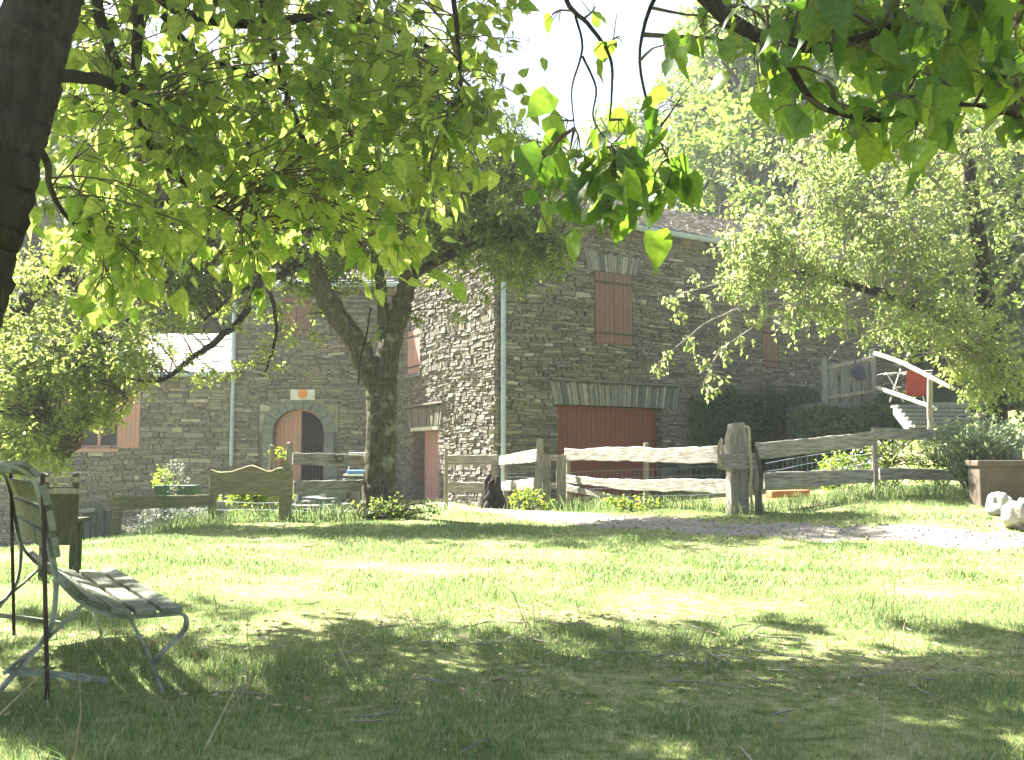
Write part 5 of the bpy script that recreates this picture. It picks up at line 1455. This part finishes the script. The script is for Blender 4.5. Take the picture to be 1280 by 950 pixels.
# ------------------------------------------------------------------ shrubs, creeper, flowers
def shrub(name, label, cat, c, rad, n, leaf, mat, seed, tmpl=T_MED, up=.7, droop=0.0, power=.45, stem=True, flowers=0, fmat='petal', fsize=.04, spread=.10, group=None):
    t = thing(name, c, label, cat, group)
    c = np.array(c, float)
    L0 = [([c, c + np.array([0, 0, rad[2] * .9])], None)]
    lfx = Leafer(L0, seed, droop=droop, leaf=leaf, spread=spread, nsub=3, up=up)
    lfx.fill([(c + np.array([0, 0, rad[2]]), rad, 1)], max(4, n // 14), 14, power=power)
    lfx.finish(tmpl, M[mat], M['twig_dark'], t, crown='foliage')
    if flowers:
        r = lfx.r; u = unit(r.normal(0, 1, (flowers, 3))); u[:, 2] = np.abs(u[:, 2]) ; P = c + np.array([0, 0, rad[2]]) + u * np.array(rad) * r.uniform(.85, 1.1, (flowers, 1))
        leaves_mesh('blossom', P, r.normal(0, 1, (flowers, 3)), u + np.array([0, 0, .5]), np.full(flowers, fsize), T_QUAD, M[fmat], t)
    return t
# lavender: upright spikes
def spikes(name, label, cat, c, rx, h, n, mat, seed, tip=None, lean=.5):
    t = thing(name, c, label, cat); r = np.random.default_rng(seed); c = np.array(c, float)
    a = r.uniform(0, 6.28, n); q = np.sqrt(r.uniform(0, 1, n)); B = c + np.stack([rx * .35 * q * np.cos(a), rx * .35 * q * np.sin(a), np.zeros(n)], -1)
    A = np.stack([lean * q * np.cos(a), lean * q * np.sin(a), np.ones(n)], -1) + r.normal(0, .12, (n, 3)); A = unit(A); Ls = h * r.uniform(.55, 1.1, n)
    mb = MB()
    for i in range(0, n, 3): mb.tube([B[i], B[i] + A[i] * Ls[i]], [.004, .0015], 3, cap=False)
    mb.build('stems', M['leaf_lav'] if mat == 'leaf_lav' else M['twig_dark'], t)
    m_ = 9; tt = r.uniform(.15, 1.0, (n, m_)); P = B[:, None] + A[:, None] * (Ls[:, None] * tt)[..., None]; P = P.reshape(-1, 3) + r.normal(0, .02, (n * m_, 3))
    AA = np.repeat(A, m_, 0) + r.normal(0, .45, (n * m_, 3))
    leaves_mesh('foliage', P, AA, r.normal(0, 1, (n * m_, 3)), r.uniform(.035, .07, n * m_), T_QUAD, M[mat], t)
    return t
lc = gp(1222, 11.9); lc[2] = lc[2] + .12
spikes('lavender_bush', 'large grey green lavender bush behind the fence at right', 'lavender', lc, .52, .85, 620, 'leaf_lav', 601)
ca = np.array([4.35, 13.4, G(4.35, 13.4)])
shrub('flowering_shrub', 'white flowered shrub behind the rail left of the lavender', 'shrub', gp(1110, 13.2), (.55, .4, .40), 1100, .06, 'leaf_fruit', 611, flowers=220)
shrub('flowering_shrub', 'white flowered shrub touching the left side of the lavender', 'shrub', gp(1175, 13.1), (.5, .4, .36), 1000, .06, 'leaf_fruit', 612, flowers=180)
shrub('flowering_shrub', 'small pale shrub behind the rail just left of its slim post', 'shrub', gp(1055, 13.3), (.3, .3, .28), 500, .06, 'leaf_lime', 613, flowers=60)
shrub('lime_bush', 'bright lime green bush under the scalloped plank', 'bush', gp(325, 13.3), (.42, .35, .27), 1500, .06, 'leaf_lime', 614)
shrub('silver_bush', 'silvery lilac leaved bush behind the low rail wire', 'bush', gp(222, 13.2), (.5, .35, .20), 1500, .06, 'leaf_silver', 615)
shrub('silver_bush', 'smaller silvery bush left of the mossy post', 'bush', gp(180, 13.0), (.3, .3, .16), 600, .05, 'leaf_silver', 616)
shrub('weed_clump', 'leafy weeds growing round the foot of the forked tree', 'weeds', gp(497, 12.5), (.62, .3, .13), 900, .05, 'leaf_fruit', 617)
shrub('weed_clump', 'leafy weeds at the foot of the picket gate', 'weeds', gp(662, 14.4), (.28, .25, .17), 420, .05, 'leaf_lime', 618)
shrub('weed_clump', 'weeds under the slim post of the sunlit rails', 'weeds', gp(790, 13.3), (.5, .25, .10), 420, .05, 'leaf_lime', 619)
shrub('potted_plant', 'small bright leaved plant in shade behind the low rail', 'plant', at(200, 612, 17), (.22, .2, .2), 160, .08, 'leaf_lime', 620)
shrub('potted_plant', 'taller pale plant beside the green covered crate', 'plant', at(218, 618, 16.5), (.16, .16, .28), 200, .07, 'leaf_silver', 621)
shrub('climbing_bush', 'sunlit bush hanging over the handrail foot at right', 'bush', at(1205, 490, 15.5), (.45, .4, .5), 1100, .07, 'leaf_left', 622)
shrub('dark_bush', 'dark green bush behind the lavender at right edge', 'bush', at(1262, 540, 15.0), (.7, .5, .75), 1500, .08, 'leaf_ivy', 623)
shrub('low_shrub', 'small leafy shrub on the fence post top near the arched door', 'shrub', at(352, 575, 13.4), (.16, .12, .07), 200, .04, 'leaf_lime', 624)
# creeper covering the foot of the barn wall
t = thing('creeper', WR.P(G1 + .6, 0, .1), 'dark green creeper covering the barn wall right of garage door', 'creeper')
r = np.random.default_rng(631); n = 9000
tc_ = r.uniform(G1 + .75, 12.4, n); topz = np.interp(tc_, [WR.tz(868, 500)[0], WR.tz(960, 486)[0], WR.tz(1040, 492)[0]], [WR.tz(868, 500)[1], WR.tz(960, 486)[1], WR.tz(1040, 492)[1]]) + .10 * np.sin(tc_ * 2.3) + .07 * np.sin(tc_ * 5.1) ; zz = .1 + (topz + r.normal(0, .08, n) - .1) * r.uniform(0, 1, n) ** .8
keepm = tc_ > 0
bul = .08 + .14 * r.uniform(0, 1, n) * (1 - zz / 3.2)
P = np.stack([WR.O[0] + WR.d[0] * tc_ + WR.n[0] * bul, WR.O[1] + WR.d[1] * tc_ + WR.n[1] * bul, zz], -1)[keepm]
nk = len(P)
leaves_mesh('foliage', P, r.normal(0, .5, (nk, 3)) + np.array([0, 0, -.8]), np.array([WR.n[0], WR.n[1], .5]) + r.normal(0, .35, (nk, 3)), r.uniform(.09, .17, nk), T_MED, M['leaf_ivy'], t)
tb = thing('hedge_bank', (8.2, 20.9, G(8.2, 20.9)), 'dark green leafy bank under the front of the plank balcony', 'bank')
nb2 = 5200; xb = r.uniform(6.0, 9.6, nb2); zb2 = r.uniform(0, 1, nb2) ** .8
topb = dz - .02 + .10 * np.sin(xb * 4) + .16 * np.sin(xb * 1.7) - .5 * ss(xb, 8.6, 9.6)
Pb = np.stack([xb, 20.75 - .5 * (1 - zb2) + r.normal(0, .07, nb2), g(xb, 20.7) + (topb - g(xb, 20.7)) * zb2], -1)
leaves_mesh('foliage', Pb, r.normal(0, .5, (nb2, 3)) + np.array([0, 0, -.8]), np.array([0, -1, .6]) + r.normal(0, .4, (nb2, 3)), r.uniform(.09, .17, nb2), T_MED, M['leaf_ivy'], tb)
mb = MB(); mb.hexa([(6.1, 20.35, .3), (9.5, 20.35, .3), (9.5, 21.6, .3), (6.1, 21.6, .3), (6.2, 20.9, dz - .25), (9.3, 20.9, dz - .25), (9.3, 21.6, dz - .25), (6.2, 21.6, dz - .25)])
mb.build('earth_bank', M['mortar'], tb)
mb = MB()
for i in range(22):
    a = r.uniform(G1 + .8, 12); h = r.uniform(1.2, 2.1)
    mb.tube([WR.P(a, 0, .06), WR.P(a + r.uniform(-.2, .2), h * .5, .06), WR.P(a + r.uniform(-.4, .4), h, .06)], [.02, .012, .005], 5)
mb.build('stems', M['twig_dark'], t)
# flower pot plant clusters behind the gate post
shrub('foliage_plant', 'small leafy sprig in light at the foot of the stone wall behind the post', 'plant', gp(1040, 14.2), (.3, .25, .25), 400, .06, 'leaf_lime', 640)

# ------------------------------------------------------------------ grass and litter
def grass(name, n, xr, yr, h, wd, mat, seed, dens=None, lean=.45, label=None, ymap=None):
    r = np.random.default_rng(seed)
    y = yr[0] + (yr[1] - yr[0]) * r.uniform(0, 1, n) ** (ymap or 1)
    half = y * .60 + .6
    x = r.uniform(-1, 1, n) * half
    ok = (x > xr[0]) & (x < xr[1])
    d = path_dist(x, y); ok &= (d > .62 + .3 * r.uniform(-1, 1, n)) | (r.uniform(0, 1, n) < .05 + .10 * (np.sin(x * 3) * np.sin(y * 4 + x) > .2))
    pn = np.sin(x * 2.1 + 1.3 * np.sin(y * 1.7)) * np.cos(y * 2.6 + x * .8) + .6 * np.sin(x * 5.3 + y * 3.1) * np.sin(y * 4.7 - x * 2)
    ok &= r.uniform(-1.9, .9, n) < pn + .6
    if dens is not None: ok &= dens(x, y, r)
    x, y = x[ok], y[ok]; n = len(x); pn = pn[ok]
    B = np.stack([x, y, g(x, y) - .005], -1)
    a = r.uniform(0, 6.28, n); l = r.uniform(0, lean, n)
    A = np.stack([np.cos(a) * l, np.sin(a) * l, np.ones(n)], -1)
    H = h * r.uniform(.4, 1.3, n) * (1 + .35 * np.clip(pn, -1, 1))
    far = np.clip(y / 5, 1, 3)
    tm = (np.array([(-.5, 0, 0), (.5, 0, 0), (.35, .55, .06), (0, 1, .28), (-.35, .55, .06)]), [(0, 1, 2, 4), (4, 2, 3)])
    tv = tm[0].copy(); tv[:, 0] *= wd
    # width scales with distance so that far blades still cover
    parts = []
    o = leaves_mesh(name, B, A, np.stack([np.cos(a + 1.6), np.sin(a + 1.6), np.zeros(n) + .1], -1), H, (tv, tm[1]), mat)
    return o
WORN = [(-.3, 4.3, .42), (.25, 5.25, .4), (-.45, 3.65, .3), (.9, 3.95, .4), (1.7, 4.2, .35)]
def worn(x, y, r):
    k = np.zeros(len(x))
    for a, b, c in WORN: k = np.maximum(k, np.exp(-(((x - a) / c) ** 2 + ((y - b) / (c * .6)) ** 2)))
    return r.uniform(0, 1, len(x)) > k * .85
tag(grass('grass', 280000, (-20, 20), (2.3, 6.5), .032, .10, M['blade'], 701, dens=worn, ymap=1.1), 'short patchy lawn grass in the shaded foreground', 'grass', kind='stuff')
tag(grass('grass', 230000, (-20, 20), (6.5, 14.6), .034, .24, M['blade'], 702), 'sunlit lawn grass between the foreground shade and the fence', 'grass', kind='stuff')
def nearfence(x, y, r):
    fy = np.interp(x, [-9, -5.1, -4, -2.9, -2, -.6, .2, 2, 2.8, 4.8, 8], [11.8, 12.0, 12.5, 12.4, 12.8, 15.6, 15.1, 13.6, 12, 12.3, 12.8])
    return (np.abs(y - fy) < .55 * r.uniform(0, 1, len(x)) + .1)
tag(grass('tall_grass', 90000, (-9, 9), (10.5, 17), .17, .055, M['blade'], 703, dens=nearfence, lean=.5), 'taller pale grass along the foot of the fences', 'grass', kind='stuff')
def clumpy(x, y, r):
    v = np.sin(x * 6.1 + 2 * np.sin(y * 3.3)) * np.sin(y * 7.7 + 1.5 * np.sin(x * 4.1)) + .4 * np.sin(x * 15 + y * 11)
    return v > .75
tag(grass('grass_tufts', 90000, (-20, 20), (2.4, 9.0), .075, .05, M['blade'], 704, dens=clumpy, lean=.7, ymap=1.2), 'longer clumps of grass standing out of the lawn', 'grass', kind='stuff')
tag(grass('tall_grass', 500, (-20, 20), (2.4, 6.8), .22, .02, M['straw'], 705, lean=.8), 'scattered tall dry grass stalks in the shaded lawn', 'grass', kind='stuff')
# dry leaves, straw and twigs
r = np.random.default_rng(711); n = 4200
cx = np.array([(-.3, 4.3, .5), (.3, 5.2, .45), (-.5, 3.7, .4), (.9, 3.9, .6), (.5, 4.6, .9), (1.6, 4.2, .6), (-1.3, 4.8, .5), (-.1, 5.5, .4)])
k = r.integers(0, len(cx), n); x = cx[k, 0] + r.normal(0, 1, n) * cx[k, 2]; y = cx[k, 1] + r.normal(0, .45, n) * cx[k, 2]
x[:500] = r.uniform(-4, 5, 500); y[:500] = r.uniform(2.6, 10, 500)
a = r.uniform(0, 6.28, n)
P = np.stack([x, y, g(x, y) + r.uniform(.006, .03, n)], -1)
tag(leaves_mesh('litter', P, np.stack([np.cos(a), np.sin(a), r.normal(0, .15, n)], -1), np.stack([r.normal(0, .3, n), r.normal(0, .3, n), np.ones(n)], -1), r.uniform(.015, .055, n) * np.where(r.uniform(0, 1, n) < .1, 1.1, .8), (T_QUAD[0] * np.array([.28, 1, 1]), T_QUAD[1]), M['straw']), 'dry leaves and straw scattered on the worn lawn', 'litter', kind='stuff')
O8 = (np.array([(.5, 0, 0), (0, .5, 0), (-.5, 0, 0), (0, -.5, 0), (0, 0, .35), (0, 0, -.3)]), [(0, 1, 4), (1, 2, 4), (2, 3, 4), (3, 0, 4), (1, 0, 5), (2, 1, 5), (3, 2, 5), (0, 3, 5)])
npb = 1500; ip = r.integers(6, len(PATH), npb); tt_ = r.normal(0, .36, npb); bx = PA[ip, 0] + r.normal(0, .12, npb) + tt_ * .35; by = PA[ip, 1] + tt_
tag(leaves_mesh('gravel', np.stack([bx, by, g(bx, by) + .014], -1), r.normal(0, 1, (npb, 3)) * np.array([1, 1, .1]), np.tile([0, 0, 1.0], (npb, 1)), r.uniform(.01, .035, npb), O8, M['gravel']), 'loose grey gravel stones scattered over the pale path', 'gravel', kind='stuff')
mb = MB()
for i in range(60):
    k = r.integers(0, len(cx)); x = cx[k, 0] + r.normal(0, .8) ; y = cx[k, 1] + r.normal(0, .5); a = r.uniform(0, 6.28); L = r.uniform(.06, .28)
    q = [np.array([x + math.cos(a) * L * s + r.normal(0, .006), y + math.sin(a) * L * s + r.normal(0, .006), G(x, y) + .02 + r.uniform(0, .015)]) for s in (0, .4, 1)]
    mb.tube(q, [.004, .0035, .002], 4)
tag(mb.build('fallen_twigs', M['twig_pale'], None), 'small fallen twigs lying on the shaded lawn', 'litter', kind='stuff')

# ------------------------------------------------------------------ lens glare stand-in
mb = MB(); mb.box((0, 35, 22), (150, 120, 50))
hz, nt, out = new_mat('veil_volume')
v = nt.nodes.new('ShaderNodeVolumePrincipled')
v.inputs['Color'].default_value = (0.9, 0.93, 0.95, 1); v.inputs['Density'].default_value = GLARE_DENSITY; v.inputs['Anisotropy'].default_value = 0.3  # thin scattering volume added to imitate milky glare in the lens
nt.links.new(v.outputs[0], out.inputs['Volume'])
tag(mb.build('glare_veil', hz), 'thin pale volume added to stand in for milky lens glare', 'glare_veil', kind='stuff')
